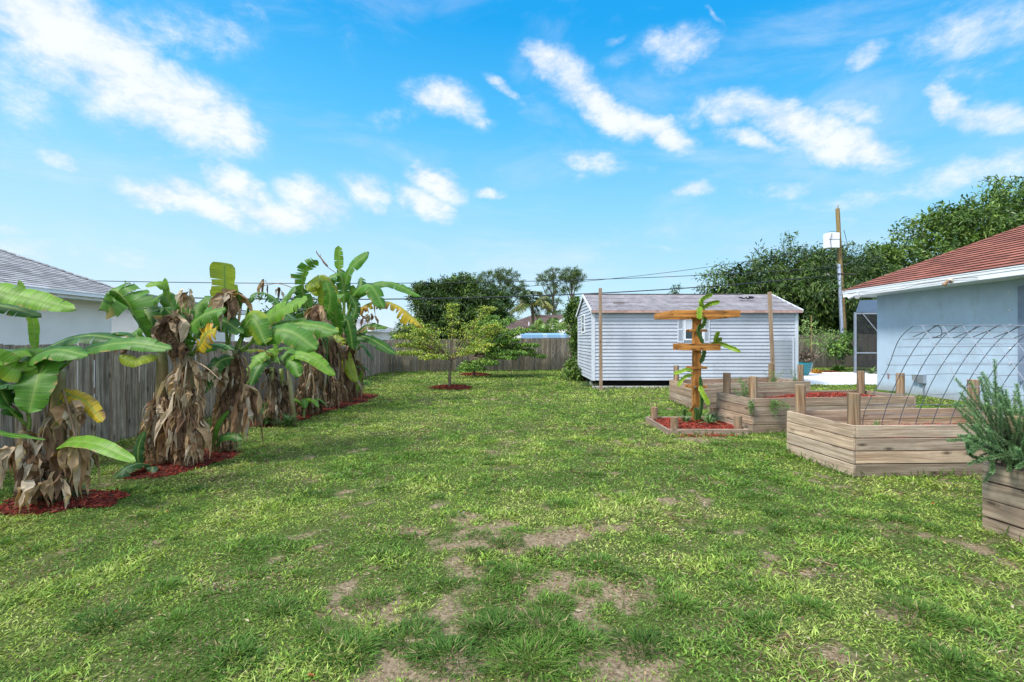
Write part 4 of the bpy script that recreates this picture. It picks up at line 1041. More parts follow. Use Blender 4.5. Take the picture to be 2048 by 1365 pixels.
        d2 = unit(d+dirh*.5-np.array([0, 0, .45])); tip = mid+d2*(hgtb*.6)[:, None]
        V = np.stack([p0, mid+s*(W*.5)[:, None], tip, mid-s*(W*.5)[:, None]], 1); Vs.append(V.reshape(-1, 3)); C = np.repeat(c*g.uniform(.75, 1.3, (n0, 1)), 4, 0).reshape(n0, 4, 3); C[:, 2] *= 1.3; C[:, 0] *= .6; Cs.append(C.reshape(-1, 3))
    # longer blades left standing along fences, posts and beds
    edges = [((-6.08, 4), (-6.08, 23.2), 900), ((-6.0, 23.25), (3, 25.0), 700), ((2.7, 15.85), (9, 15.85), 250), ((4.0, 5.6), (6.9, 5.7), 150), ((3.96, 5.7), (3.86, 6.85), 120), ((4.1, 8.2), (7.1, 8.55), 120), ((2.6, 8.1), (4.0, 8.1), 60), ((3.93, 3.9), (4.15, 2.6), 120), ((4.05, 8.25), (3.92, 9.3), 60), ((4.05, 11), (4.03, 12.4), 80)]
    for a, b, n in edges:
        t = g.random(n); x = a[0]+(b[0]-a[0])*t+g.normal(size=n)*.03; y = a[1]+(b[1]-a[1])*t+g.normal(size=n)*.03; k = ~masked(x, y); x, y = x[k], y[k]; n = len(x)
        emit(x, y, g.uniform(.05, .16, n), .005+.0012*y, g.uniform(.7, 1.4, n), np.tile([.12, .22, .04], (n, 1)))
    V = np.vstack(Vs); C = np.vstack(Cs); print('grass blades', len(V)//4)
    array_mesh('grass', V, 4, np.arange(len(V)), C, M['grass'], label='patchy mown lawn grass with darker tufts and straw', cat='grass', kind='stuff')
grass()
def litter():
    random.seed(5); 
    V = []; n = 420; g = np.random.default_rng(5); y = np.sqrt(g.uniform(4.5, 60, n)); x = g.uniform(-1, 1, n)*y*1.05; k = (x > -4) & ~masked(x, y); x, y = x[k], y[k]; n = len(x)
    c = np.stack([x, y, hgt(x, y)+.015], -1); d = rand_dirs(n, g); d[:, 2] *= .2
    pal = np.array([[.42, .30, .16], [.5, .42, .30], [.25, .13, .07], [.5, .12, .06]])[g.choice(4, n, p=[.4, .35, .17, .08])]
    diamonds('leaf_litter', c, d, g.uniform(.015, .05, n), g.uniform(.008, .018, n), pal, M['dry'], label='dry leaf crumbs and chips scattered over the lawn', cat='leaf litter', kind='stuff')
litter()

# ---------------------------------------------------------------- banana plants
G1 = (.075, .20, .022); G2 = (.04, .125, .02); G3 = (.14, .29, .025); YEL = (.50, .36, .03); BRN = (.30, .17, .09); YG = (.27, .34, .03); DK = (.04, .11, .035)
def leaf(parent, pts, W, col=G1, t0=.16, torn=0.0, hint=(0, 0, 1), droop=.32, edge=None, edgep=0, label=None, tipcut=False, n=30, seed=None, rib=(.24, .36, .09)):
    W *= .86
    if W > .15: torn = max(torn, .14 if pts[0][2] < 5.2 else .28)
    rs = random.Random(seed if seed is not None else int(abs(pts[-1][0]*971+pts[-1][1]*131)*10) % 9999)
    pts = [P(*q) if not isinstance(q, Vector) else q for q in pts]
    sp = catmull(pts, n); mb = MB(); hint = Vector(hint); Ln = sum((sp[i+1]-sp[i]).length for i in range(n-1))
    i0 = int(t0*(n-1)); fr = []
    for i in range(n):
        T = (sp[min(i+1, n-1)]-sp[max(i-1, 0)]).normalized(); nn = hint-T*hint.dot(T)
        if nn.length < .15: nn = Vector((0, -1, .3)); nn = nn-T*nn.dot(T)
        nn.normalize(); fr.append((T, nn, T.cross(nn)))
    def width(s):
        a = min(1, (s/.16)**.55) if s > 0 else 0.05
        if tipcut: b = 1 if s < .93 else .85
        else: b = 1 if s < .5 else max(.0, 1-((s-.5)/.5)**2.8)**.5
        return W/2*max(.03, a*b)
    cols = 5
    for side in (-1, 1):
        i = i0
        while i < n-1:
            glen = n if torn == 0 else (rs.choice([1, 1, 2, 2, 3]) if torn > .5 else rs.choice([2, 3, 4, 5, 7]))
            j = min(i+glen, n-1); dr = droop+(rs.uniform(-.25, .75)*torn if torn else 0); gap = (torn*.8+.25)*rs.uniform(.0, .7)*Ln/n; sh = rs.uniform(-.3, .3)*torn*Ln/n; short = 1-(rs.uniform(0, .3)*torn)
            tone = 1+rs.uniform(-.12, .12)*(1 if torn else 0); bad = rs.random() < edgep; vs = []; cs = []; m = j-i+1; uv = []
            for a in range(m):
                q = i+a; T, nn, S = fr[q]; s = (q-i0)/(n-1-i0); w = width(s)*short; along = (1 if a == 0 else (-1 if a == m-1 else 0))*gap+sh
                ph = q*.9+(3 if side > 0 else 0)
                for k in range(cols):
                    f = k/(cols-1); off = w*f; up = w*(.22*f-dr*1.25*f*f)+math.sin(ph)*.02*W*f*f*2+math.sin(q*2.3+side)*.012*W*f
                    lat = off*(1-.18*abs(dr)*f)
                    p = sp[q]+S*(lat*side)+nn*up+T*(along*f*f)+Vector((0, 0, -1))*(abs(dr)*torn*.35*w*f*f)
                    vs.append(p); uv.append((s*Ln, f*W))
                    c = [x*tone for x in col]
                    c = [x*(1+.10*math.sin(q*1.7+side)) for x in c]
                    if k == cols-1 and rs.random() < .12: c = [.35, .24, .10]
                    if k == 0: c = [x*.5+y*.5 for x, y in zip(c, rib)]
                    if edge and (bad or edgep >= 1) and f > .45:
                        mf = min(1, (f-.3)*1.5*(1 if bad else .6)); c = [x*(1-mf)+y*mf for x, y in zip(c, edge)]
                    cs.append(c)
            fs = []; uvs = []
            for a in range(m-1):
                for k in range(cols-1):
                    ids = (a*cols+k, a*cols+k+1, (a+1)*cols+k+1, (a+1)*cols+k)
                    if side < 0: ids = ids[::-1]
                    fs.append(ids); uvs.append([uv[x] for x in ids])
            mb.add(vs, fs, cs, uvs); i = j
    rr = [max(.003, (W*.05+.004)*(1-.85*i/(n-1))) for i in range(n)]
    mb.tube([sp[i]-fr[i][1]*rr[i]*.6 for i in range(0, n, 2)]+[sp[-1]], rr[0::2]+[rr[-1]], 6, rib)
    return mb.build('leaf', M['banana'], parent, smooth=True, label=label)
def dry_bits(mb, rs, start, out, Ln, W, tone, bulge=.12, n=7, curl=1.0):
    """one crumpled hanging dry leaf strip"""
    side = Vector((-out.y, out.x, 0)); th = rs.uniform(-.9, .9); vs = []; cs = []; p = Vector(start); d = (out*rs.uniform(.1, .75)+Vector((0, 0, rs.uniform(-.8, .3)))).normalized()
    for i in range(n):
        t = i/(n-1); w = W*(.25+.95*math.sin(min(1, t*1.15+.12)*math.pi)**.7)*rs.uniform(.65, 1.2)*(1 if t < .95 else .25)
        th += rs.uniform(-.85, .85)*curl; s = side*math.cos(th)+out*math.sin(th); f = out*math.cos(th)-side*math.sin(th); fold = rs.uniform(-.45, .45)*w
        a = p+s*w*.5+Vector((0, 0, rs.uniform(-.25, .25)*w)); b = p+f*fold; c = p-s*w*.5+Vector((0, 0, rs.uniform(-.25, .25)*w)); vs += [a, b, c]
        k = tone*rs.uniform(.8, 1.15) if i % 2 else tone; cs += [[x*rs.uniform(.88, 1.1)*k for x in DRYC[rs.randrange(3)]] if False else None]*0
        base = DRYC[int(rs.random()*.999*len(DRYC))] if i == 0 else base; k *= 1.0
        for q in (1.0, .82, 1.05): cs.append([x*k*q for x in base])
        d = (d+Vector((0, 0, -1))*.75+out*rs.uniform(-.35, .22)+side*rs.uniform(-.3, .3)).normalized(); p = p+d*(Ln/(n-1))
    fs = []
    for i in range(n-1):
        a = i*3; fs += [(a, a+1, a+4, a+3), (a+1, a+2, a+5, a+4)]
    mb.add(vs, fs, cs)
DRYC = [(.40, .28, .17), (.50, .39, .27), (.33, .20, .11), (.58, .49, .37), (.20, .12, .07), (.13, .08, .05), (.45, .31, .18)]
def dry_skirt(parent, base, top, r0, r1, n, Ln=(.18, .45), W=(.05, .12), tone=1.0, seed=1, lo=.05, hi=1.0, drop=True, name='dry_leaves'):
    rs = random.Random(seed); mb = MB(); base = Vector(base); top = Vector(top)
    n = int(n*1.5); W = (W[0]*.8, W[1]*.78)
    for i in range(n):
        t = lo+(hi-lo)*rs.random()**.85; c = base.lerp(top, t); a = rs.uniform(0, 6.283); out = Vector((math.cos(a), math.sin(a), 0)); r = (r0*(1-t)+r1*t)*rs.uniform(.45, 1.0)
        ln = rs.uniform(*Ln)*(1 if i % 3 else .6); ln = min(ln, max(.12, c.z-.03)*1.05)
        dry_bits(mb, rs, c+out*r, out, ln, rs.uniform(*W), tone*rs.uniform(.6, 1.15), n=7)
        if rs.random() < .5:   # narrow stringy strips
            dry_bits(mb, rs, c+out*r*.8, out, ln*1.1, W[0]*.35, tone*rs.uniform(.6, 1.1), n=6, curl=1.5)
    return mb.build(name, M['dry'], parent)
def stem(parent, base, top, r, seed=1, green=.5, brown=True):
    rs = random.Random(seed); mb = MB(); base = Vector(base); top = Vector(top); n = 14; cs = []; rad = []; pts = []
    for i in range(n):
        t = i/(n-1); pts.append(base.lerp(top, t)+Vector((math.sin(t*3+seed)*.015, 0, 0))); rad.append(r*(1.15-.5*t)*rs.uniform(.93, 1.07))
        g = max(0, min(1, (t-.55)*3*green+rs.uniform(-.2, .2))); a = (.20, .12, .065); b = (.25, .30, .07); cs.append([x*(1-g)+y*g for x, y in zip(a, b)])
    mb.tube(pts, rad, 14, cs, True, .04)
    for k in range(6):   # overlapping sheath edges
        a = rs.uniform(0, 6.28); t0 = rs.uniform(.05, .5); t1 = min(.98, t0+rs.uniform(.25, .5)); q = []
        for j in range(8):
            t = t0+(t1-t0)*j/7; rr = r*(1.15-.5*t)*1.03; aa = a+j*.09; q.append(base.lerp(top, t)+Vector((math.cos(aa)*rr, math.sin(aa)*rr, 0)))
        mb.tube(q, [r*.16*(1-.6*j/7) for j in range(8)], 5, (.13, .08, .04) if k % 2 else (.36, .27, .15))
    return mb.build('stem', M['stem'], parent, smooth=True)
def hang(parent, u, v, Y, n, spread, Ln, W, seed, tone=1.0, name='dry_leaves'):
    """a dead leaf hanging from one point"""
    rs = random.Random(seed); mb = MB(); c = P(u, v, Y)
    for i in range(n):
        a = rs.uniform(0, 6.283); out = Vector((math.cos(a), math.sin(a), 0)); dry_bits(mb, rs, c+out*spread*rs.uniform(0, 1)+Vector((0, 0, rs.uniform(-.05, .05))), out, Ln*rs.uniform(.6, 1.1), W*rs.uniform(.5, 1.1), tone*rs.uniform(.7, 1.15))
    mb.build(name, M['dry'], parent)
def twig(parent, pts, r, col=(.20, .12, .06), name='leaf_stalk'):
    mb = MB(); mb.tube(catmull([P(*q) for q in pts], 12), [r*(1-.5*i/11) for i in range(12)], 6, col); mb.build(name, M['stem'], parent, smooth=True)
def gp(u, v): x, y = gpos(u, v); return Vector((x, y, gz(x, y)-.02))
CAM_ = (0, -1, .35); GRP = 'banana plants along the left fence'
def plant(label, u, v):
    b = gp(u, v); return thing('banana_plant', label, 'banana plant', b, GRP), b

# nearest clump, two stems
t, b = plant('banana plant nearest the camera with drooping broad leaf over its thin stem, far left', 52, 1012)
top = P(50, 862, 4.66); stem(t, b, top, .06, 3, .2); dry_skirt(t, b, top, .10, .05, 15, (.2, .5), (.035, .10), .95, 31)
leaf(t, [(60, 860, 4.66), (45, 790, 4.6), (10, 770, 4.5), (-70, 800, 4.4)], .30, G2)
leaf(t, [(55, 850, 4.66), (20, 815, 4.5), (-10, 760, 4.5), (-60, 700, 4.5)], .3, G2)
leaf(t, [(-120, 862, 4.3), (-60, 858, 4.3), (10, 868, 4.3), (90, 880, 4.3)], .15, G1, t0=.0, droop=.2)
twig(t, [(50, 862, 4.66), (35, 820, 4.6), (-10, 795, 4.5)], .012)
hang(t, 25, 900, 4.6, 12, .08, .45, .12, 5, 1.1); hang(t, 70, 925, 4.55, 10, .08, .35, .10, 6, .8)
t, b = plant('banana plant at far left with long arched leaves reaching right over the fence', 112, 1005)
top = P(116, 742, 4.75); stem(t, b, top, .075, 4, .35); dry_skirt(t, b, top, .12, .06, 25, (.25, .6), (.04, .11), 1.0, 32, hi=.75)
leaf(t, [(80, 735, 4.75), (70, 690, 4.75), (66, 640, 4.75), (38, 560, 4.75)], .13, G3, t0=.3, hint=CAM_, droop=.1, seed=5)
leaf(t, [(-190, 600, 4.3), (-60, 575, 4.35), (40, 592, 4.4), (152, 620, 4.45)], .27, G3, t0=.0, hint=(.2, -.9, .75), droop=.22, seed=6)
leaf(t, [(-190, 625, 4.5), (-100, 604, 4.5), (0, 612, 4.55), (84, 634, 4.55)], .22, G2, t0=.0, hint=(.1, -.8, .9), droop=.25, seed=61)
leaf(t, [(112, 745, 4.8), (95, 700, 4.9), (170, 672, 4.95), (260, 682, 5.0)], .30, G2, t0=.2, hint=(0, -.6, 1), droop=.35, torn=.12, seed=7)
leaf(t, [(112, 745, 4.7), (60, 722, 4.6), (110, 700, 4.5), (176, 712, 4.45)], .30, G1, t0=.1, hint=(0, -.7, 1), droop=.35, seed=8)
leaf(t, [(115, 742, 4.7), (170, 702, 4.6), (255, 686, 4.5), (344, 698, 4.45)], .20, G1, t0=.25, hint=(0, -.9, .8), droop=.22, edge=YEL, edgep=.05, seed=9)
leaf(t, [(110, 745, 4.7), (90, 728, 4.6), (72, 770, 4.45), (58, 828, 4.4)], .42, G1, t0=.1, hint=(.15, -1, .15), droop=.12, torn=.06, seed=10)
leaf(t, [(105, 745, 4.7), (60, 700, 4.6), (0, 715, 4.4), (-60, 690, 4.3)], .28, G3, t0=.1, hint=(0, -.6, 1), seed=11)
leaf(t, [(105, 745, 4.8), (60, 712, 4.9), (10, 700, 5.0), (-50, 705, 5.0)], .26, G2, t0=.1, seed=12)
leaf(t, [(60, 770, 4.6), (50, 745, 4.5), (20, 735, 4.4), (-30, 700, 4.3)], .3, G3, t0=.05, hint=(0, -1, .5), edge=YG, edgep=.4, seed=13)
leaf(t, [(112, 900, 4.7), (135, 885, 4.5), (190, 888, 4.3), (272, 924, 4.2)], .16, G3, t0=.12, hint=(0, -.8, .9), droop=.15, edge=YEL, edgep=.08, seed=14)
leaf(t, [(120, 780, 4.75), (140, 790, 4.7), (172, 805, 4.65), (207, 845, 4.6)], .20, YEL, t0=.1, hint=(0, -.9, .6), torn=.4, edge=BRN, edgep=.35, seed=15, label='yellowing torn leaf')
leaf(t, [(105, 900, 4.7), (105, 870, 4.7), (112, 840, 4.65), (118, 800, 4.6)], .05, G3, t0=.3, hint=CAM_, seed=16)
twig(t, [(112, 900, 4.7), (90, 820, 4.65), (104, 780, 4.6), (120, 745, 4.7)], .01); twig(t, [(125, 780, 4.6), (140, 830, 4.55), (165, 930, 4.5)], .012)
hang(t, 140, 810, 4.6, 10, .1, .25, .10, 7, 1.1); hang(t, 150, 880, 4.6, 16, .09, .55, .11, 8, 1.05); hang(t, 120, 950, 4.55, 12, .12, .4, .1, 9, 1.1); hang(t, 75, 960, 4.55, 9, .1, .35, .09, 10, .9)

# middle clump, three stems
t, b = plant('banana plant with big shredded leaf arching left, first of the trio', 322, 930)
top = P(322, 705, 6.1); stem(t, b, top, .085, 5, .5); dry_skirt(t, b, top, .16, .09, 85, (.2, .5), (.04, .12), 1.05, 33, hi=.62)
leaf(t, [(318, 705, 6.1), (288, 665, 5.95), (258, 610, 5.85), (222, 580, 5.8), (197, 622, 5.75)], .62, G1, t0=.18, torn=.75, hint=(-.6, -.5, .6), droop=.5, seed=20)
leaf(t, [(318, 705, 6.15), (300, 640, 6.2), (275, 600, 6.3), (262, 590, 6.4)], .42, G2, t0=.2, torn=.4, hint=(0, -.8, .6), seed=21)
leaf(t, [(320, 710, 6.1), (295, 715, 6.0), (268, 722, 5.9), (238, 712, 5.85)], .22, YG, t0=.1, hint=(0, -.9, .7), seed=22)
leaf(t, [(318, 705, 6.3), (290, 680, 6.4), (250, 665, 6.5), (205, 672, 6.5)], .28, G2, t0=.1, torn=.3, seed=23)
leaf(t, [(322, 700, 6.1), (345, 660, 6.0), (350, 640, 6.0), (330, 615, 6.0)], .3, G2, t0=.1, torn=.3, hint=CAM_, seed=24)
leaf(t, [(280, 940, 5.95), (276, 915, 5.9), (278, 890, 5.9), (290, 862, 5.9)], .16, DK, t0=.1, hint=CAM_, seed=25)
leaf(t, [(300, 930, 5.95), (275, 928, 5.8), (248, 940, 5.65), (222, 964, 5.6)], .26, DK, t0=.05, hint=(0, -.6, 1), seed=26, rib=(.2, .3, .12)); leaf(t, [(300, 935, 5.9), (305, 935, 5.8), (300, 950, 5.75), (292, 958, 5.75)], .14, (.07, .13, .07), t0=.05, seed=27)
hang(t, 240, 690, 5.9, 4, .05, .22, .1, 11, .6); hang(t, 340, 640, 5.9, 9, .08, .35, .16, 12, .8); hang(t, 345, 690, 5.95, 8, .1, .25, .1, 121, .6)
t, b = plant('middle banana plant of the trio, thick beige skirt of dead leaves to the ground', 372, 932)
top = P(375, 715, 6.1); stem(t, b, top, .085, 6, .3); dry_skirt(t, b, top, .18, .09, 140, (.22, .6), (.04, .12), 1.2, 34)
leaf(t, [(345, 700, 6.2), (338, 640, 6.2), (335, 600, 6.2), (330, 556, 6.2)], .10, G3, t0=.6, hint=CAM_, droop=.1, seed=30)
leaf(t, [(345, 690, 6.2), (338, 600, 6.2), (322, 570, 6.15), (290, 572, 6.1)], .14, G3, t0=.5, hint=(0, -.8, .8), droop=.15, seed=31)
leaf(t, [(355, 700, 6.2), (350, 630, 6.2), (330, 592, 6.2), (298, 606, 6.2)], .26, G1, t0=.4, torn=.3, hint=(0, -.8, .7), seed=32)
leaf(t, [(355, 700, 6.3), (352, 640, 6.3), (335, 618, 6.3), (308, 632, 6.3)], .28, G2, t0=.3, torn=.3, hint=(0, -.8, .7), seed=33)
leaf(t, [(360, 700, 6.2), (372, 640, 6.2), (368, 615, 6.2), (355, 600, 6.2)], .24, G1, t0=.3, torn=.2, hint=CAM_, seed=34)
leaf(t, [(372, 712, 6.1), (372, 668, 6.05), (405, 632, 6.0), (452, 618, 5.95)], .42, G1, t0=.15, torn=.65, hint=(0, -.75, .6), droop=.4, seed=35)
leaf(t, [(382, 712, 6.1), (400, 690, 6.0), (412, 668, 5.95), (434, 660, 5.9)], .34, YEL, t0=.2, torn=.7, hint=CAM_, droop=.3, edge=(.5, .22, .02), edgep=.4, seed=36, label='orange yellow dying leaf')
leaf(t, [(372, 712, 6.2), (345, 665, 6.25), (310, 645, 6.3), (262, 668, 6.3)], .36, G1, t0=.2, torn=.5, hint=(0, -.7, .7), seed=371)
leaf(t, [(375, 712, 6.3), (400, 660, 6.35), (440, 640, 6.4), (488, 668, 6.4)], .36, G2, t0=.2, torn=.4, hint=(0, -.7, .7), seed=372)
leaf(t, [(375, 712, 6.3), (385, 650, 6.4), (400, 610, 6.5), (425, 598, 6.5)], .30, G1, t0=.3, torn=.5, hint=CAM_, seed=373)
leaf(t, [(378, 712, 6.15), (400, 690, 6.2), (430, 690, 6.25), (455, 700, 6.3)], .3, G2, t0=.15, torn=.2, seed=37)
hang(t, 352, 625, 6.0, 12, .06, .45, .14, 13, .95); hang(t, 372, 585, 6.05, 7, .05, .25, .10, 14, .85); hang(t, 335, 660, 5.95, 10, .08, .25, .12, 15, .85); hang(t, 372, 690, 6.0, 10, .12, .3, .10, 151, .55)
twig(t, [(382, 720, 6.0), (412, 735, 5.9), (440, 760, 5.85)], .01, (.35, .25, .15)); twig(t, [(368, 780, 5.85), (372, 740, 5.85), (375, 715, 6.0)], .012, (.35, .27, .18))
t, b = plant('banana plant with a square-cut upright top leaf, last of the trio', 438, 905)
top = P(468, 700, 6.75); stem(t, b, top, .085, 7, .3); dry_skirt(t, b, top, .17, .09, 85, (.22, .55), (.04, .12), 1.0, 35)
leaf(t, [(456, 690, 6.6), (452, 640, 6.6), (449, 590, 6.6), (448, 526, 6.6)], .46, YG, t0=.62, hint=(1, -.5, .1), droop=.1, tipcut=True, torn=.08, seed=40)
leaf(t, [(456, 690, 6.6), (450, 630, 6.6), (440, 590, 6.6), (420, 580, 6.6)], .22, G2, t0=.4, torn=.5, hint=CAM_, seed=41)
leaf(t, [(458, 690, 6.6), (462, 630, 6.6), (470, 600, 6.6), (476, 585, 6.5)], .26, G1, t0=.4, torn=.4, hint=CAM_, seed=42)
leaf(t, [(470, 700, 6.6), (490, 655, 6.5), (508, 640, 6.4), (532, 690, 6.3)], .40, G1, t0=.2, torn=.25, hint=(0, -1, .25), droop=.5, edge=YG, edgep=.5, seed=43)
leaf(t, [(478, 705, 6.7), (490, 660, 6.7), (495, 630, 6.7), (501, 592, 6.7)], .045, DK, t0=.1, hint=CAM_, seed=44)
leaf(t, [(478, 705, 7.0), (500, 600, 7.2), (532, 588, 7.3), (566, 615, 7.3)], .26, G2, t0=.3, torn=.55, hint=(0, -.5, 1), seed=45)
leaf(t, [(475, 705, 6.6), (530, 668, 6.5), (580, 664, 6.4), (634, 700, 6.3)], .44, G1, t0=.18, torn=.18, hint=(0, -.85, .7), droop=.3, edge=YG, edgep=.2, seed=46)
leaf(t, [(480, 700, 7.0), (560, 652, 7.0), (620, 650, 6.9), (678, 665, 6.8)], .40, G1, t0=.15, torn=.12, hint=(0, -.85, .7), droop=.3, edge=YG, edgep=.3, seed=47)
leaf(t, [(490, 700, 7.2), (528, 645, 7.1), (572, 615, 7.0), (616, 598, 6.9)], .38, G3, t0=.2, hint=(0, -.9, .7), droop=.2, seed=48)
leaf(t, [(475, 705, 6.8), (500, 700, 6.9), (525, 700, 7.0), (548, 712, 7.1)], .24, YG, t0=.2, torn=.2, edge=(.5, .3, .03), edgep=.3, seed=49)
leaf(t, [(470, 705, 6.9), (450, 690, 7.0), (430, 690, 7.1), (408, 705, 7.1)], .3, G2, t0=.1, seed=50)
leaf(t, [(468, 715, 6.6), (445, 720, 6.5), (425, 740, 6.4), (400, 790, 6.3)], .3, G2, t0=.1, torn=.2, hint=CAM_, seed=501)
leaf(t, [(430, 900, 6.4), (440, 878, 6.3), (462, 872, 6.2), (486, 880, 6.15)], .15, G2, t0=.1, hint=(0, -.9, .7), seed=51); leaf(t, [(425, 900, 6.4), (432, 860, 6.3), (442, 840, 6.3), (458, 822, 6.3)], .09, G1, t0=.1, hint=CAM_, seed=52)
hang(t, 452, 590, 6.5, 24, .08, .55, .14, 16, .95); hang(t, 487, 775, 6.35, 18, .10, .65, .15, 17, .95); hang(t, 425, 740, 6.4, 8, .1, .35, .14, 18, 1.1); hang(t, 492, 800, 6.35, 10, .15, .7, .1, 19, .8)
twig(t, [(478, 700, 6.6), (490, 740, 6.4), (488, 780, 6.4)], .012, (.06, .04, .03))

# small green banana between
t, b = plant('short bright green banana plant with thin stem, between the trio and the tall clump', 545, 850)
top = P(545, 735, 9.1); stem(t, b, top, .075, 8, .6); dry_skirt(t, b, top, .12, .06, 46, (.2, .5), (.05, .11), .75, 36)
leaf(t, [(545, 722, 9.1), (540, 705, 9.0), (515, 718, 8.9), (486, 752, 8.8)], .34, G3, t0=.08, hint=(0, -.8, .8), seed=60)
leaf(t, [(545, 725, 9.1), (530, 722, 8.95), (515, 738, 8.8), (500, 772, 8.7)], .28, G2, t0=.08, hint=(0, -.8, .6), torn=.15, seed=61)
leaf(t, [(547, 722, 9.2), (555, 700, 9.2), (575, 695, 9.2), (600, 712, 9.1)], .26, G1, t0=.1, seed=62); leaf(t, [(547, 722, 9.0), (552, 705, 9.0), (551, 695, 9.0), (549, 680, 9.0)], .10, G3, t0=.3, hint=CAM_, seed=63)
leaf(t, [(544, 724, 9.1), (520, 730, 9.2), (495, 765, 9.2), (462, 782, 9.2)], .2, G1, t0=.1, seed=64)
t, b = plant('slim banana plant with two pale stems and one leaf reaching right', 571, 846)
top = P(564, 738, 9.3); stem(t, b, top, .06, 9, 1.6); dry_skirt(t, b, top, .14, .07, 36, (.2, .4), (.05, .10), .75, 37, hi=.8)
mb = MB(); mb.tube([b+Vector((.14, .05, 0)), P(577, 735, 9.3)], [.06, .035], 10, (.34, .30, .14)); mb.build('stem', M['stem'], t, smooth=True)
leaf(t, [(566, 730, 9.3), (590, 708, 9.1), (625, 715, 9.0), (670, 752, 8.9)], .34, G3, t0=.15, hint=(0, -.8, .8), seed=65)
leaf(t, [(566, 730, 9.3), (575, 722, 9.1), (588, 730, 9.0), (598, 755, 8.9)], .34, G1, t0=.1, hint=(0, -1, .4), torn=.1, seed=66)
leaf(t, [(566, 728, 9.3), (572, 706, 9.4), (590, 700, 9.5), (622, 718, 9.5)], .26, G1, t0=.1, seed=67); leaf(t, [(562, 730, 9.3), (550, 712, 9.4), (530, 706, 9.5), (500, 716, 9.5)], .24, G1, t0=.1, seed=68)

# tall clump
def tall(label, u, v, tu, tv, Yt, n, seed, r=.11, tone=.7, hi=.95, sk=.26):
    t, b = plant(label, u, v); top = P(tu, tv, Yt); stem(t, b, top, r, seed, .5); dry_skirt(t, b, top, sk, .13, n, (.3, .9), (.04, .12), tone, seed*3, hi=hi); return t
t = tall('banana plant of the tall clump with one shredded leaf curving up left', 612, 832, 630, 660, 10.3, 130, 12)
leaf(t, [(632, 665, 10.3), (608, 600, 10.2), (608, 548, 10.1), (634, 520, 10.0)], .48, G1, t0=.25, torn=.75, hint=(.9, -.4, .4), droop=.4, seed=70)
leaf(t, [(630, 660, 10.3), (612, 600, 10.2), (590, 574, 10.1), (561, 612, 10.0)], .36, G1, t0=.2, torn=.5, hint=(-.3, -.6, .8), droop=.4, seed=71)
leaf(t, [(630, 662, 10.4), (650, 600, 10.3), (640, 560, 10.2), (610, 580, 10.1)], .5, YG, t0=.2, torn=.45, hint=(0, -.9, .4), droop=.35, seed=72)
leaf(t, [(630, 662, 10.4), (590, 640, 10.6), (560, 622, 10.8), (505, 630, 11)], .4, G2, t0=.15, torn=.5, seed=73)
leaf(t, [(630, 665, 10.2), (655, 625, 10.1), (660, 590, 10.0), (650, 560, 10.0)], .34, G1, t0=.2, torn=.5, hint=CAM_, seed=74)
hang(t, 636, 615, 10.1, 22, .12, .7, .14, 20, .95); hang(t, 560, 575, 10.4, 4, .05, .3, .06, 201, .8)
twig(t, [(632, 620, 10.3), (600, 585, 10.3), (560, 568, 10.3), (527, 572, 10.3)], .012, (.3, .2, .13)); hang(t, 528, 562, 10.3, 5, .04, .5, .07, 21, 1.0)
t = tall('banana plant in the tall clump with dense dark skirt, behind the small suckers', 655, 818, 660, 665, 11.2, 150, 13)
leaf(t, [(668, 668, 10.9), (672, 655, 10.7), (672, 630, 10.6), (668, 600, 10.6)], .42, G1, t0=.1, hint=CAM_, droop=.25, seed=75)
leaf(t, [(662, 668, 11), (640, 640, 10.9), (655, 600, 10.8), (690, 590, 10.7)], .38, G1, t0=.15, torn=.4, hint=(0, -.7, .7), seed=76)
leaf(t, [(662, 668, 11), (650, 660, 10.8), (640, 690, 10.6), (652, 770, 10.5)], .4, G2, t0=.1, torn=.2, hint=CAM_, seed=77)
leaf(t, [(662, 668, 11.4), (620, 625, 11.5), (580, 640, 11.5), (545, 660, 11.5)], .4, DK, t0=.15, torn=.3, seed=78)
leaf(t, [(662, 668, 11.4), (690, 640, 11.5), (700, 660, 11.5), (705, 700, 11.5)], .4, G2, t0=.15, torn=.3, hint=CAM_, seed=79)
hang(t, 660, 760, 10.9, 14, .2, .6, .12, 22, .7)
t = tall('tallest banana plant, crown of leaves above the roofline with two upright top leaves', 692, 806, 688, 645, 12.2, 150, 14, .13)
E = (689, 655, 12.1)
leaf(t, [E, (684, 590, 12.0), (679, 540, 12.0), (677, 492, 12.0)], .28, G3, t0=.66, hint=CAM_, droop=.1, seed=80)
leaf(t, [E, (688, 590, 12.0), (700, 540, 11.8), (738, 504, 11.7)], .40, G1, t0=.45, hint=(-.3, -.9, .3), droop=.2, seed=81)
leaf(t, [E, (690, 590, 12.1), (690, 560, 12.1), (675, 538, 12.2)], .30, G2, t0=.4, torn=.2, hint=CAM_, seed=82)
leaf(t, [E, (688, 600, 12.0), (680, 552, 11.9), (652, 560, 11.8)], .44, G1, t0=.3, torn=.45, hint=(0, -.9, .5), droop=.35, seed=83)
leaf(t, [E, (710, 588, 11.9), (740, 572, 11.6), (768, 618, 11.4)], .55, G1, t0=.3, torn=.5, hint=(.3, -.7, .6), droop=.4, seed=84)
leaf(t, [E, (720, 588, 12.3), (775, 566, 12.3), (842, 594, 12.2)], .36, G1, t0=.3, torn=.3, hint=(.1, -.7, .8), droop=.35, seed=85)
leaf(t, [E, (712, 625, 12.1), (745, 605, 12.0), (795, 612, 11.9), (845, 656, 11.8)], .50, YEL, t0=.2, torn=.8, hint=(.2, -.5, .9), droop=.55, edge=(.30, .12, .05), edgep=.6, seed=86, label='dying yellow leaf with brown shredded lower edge')
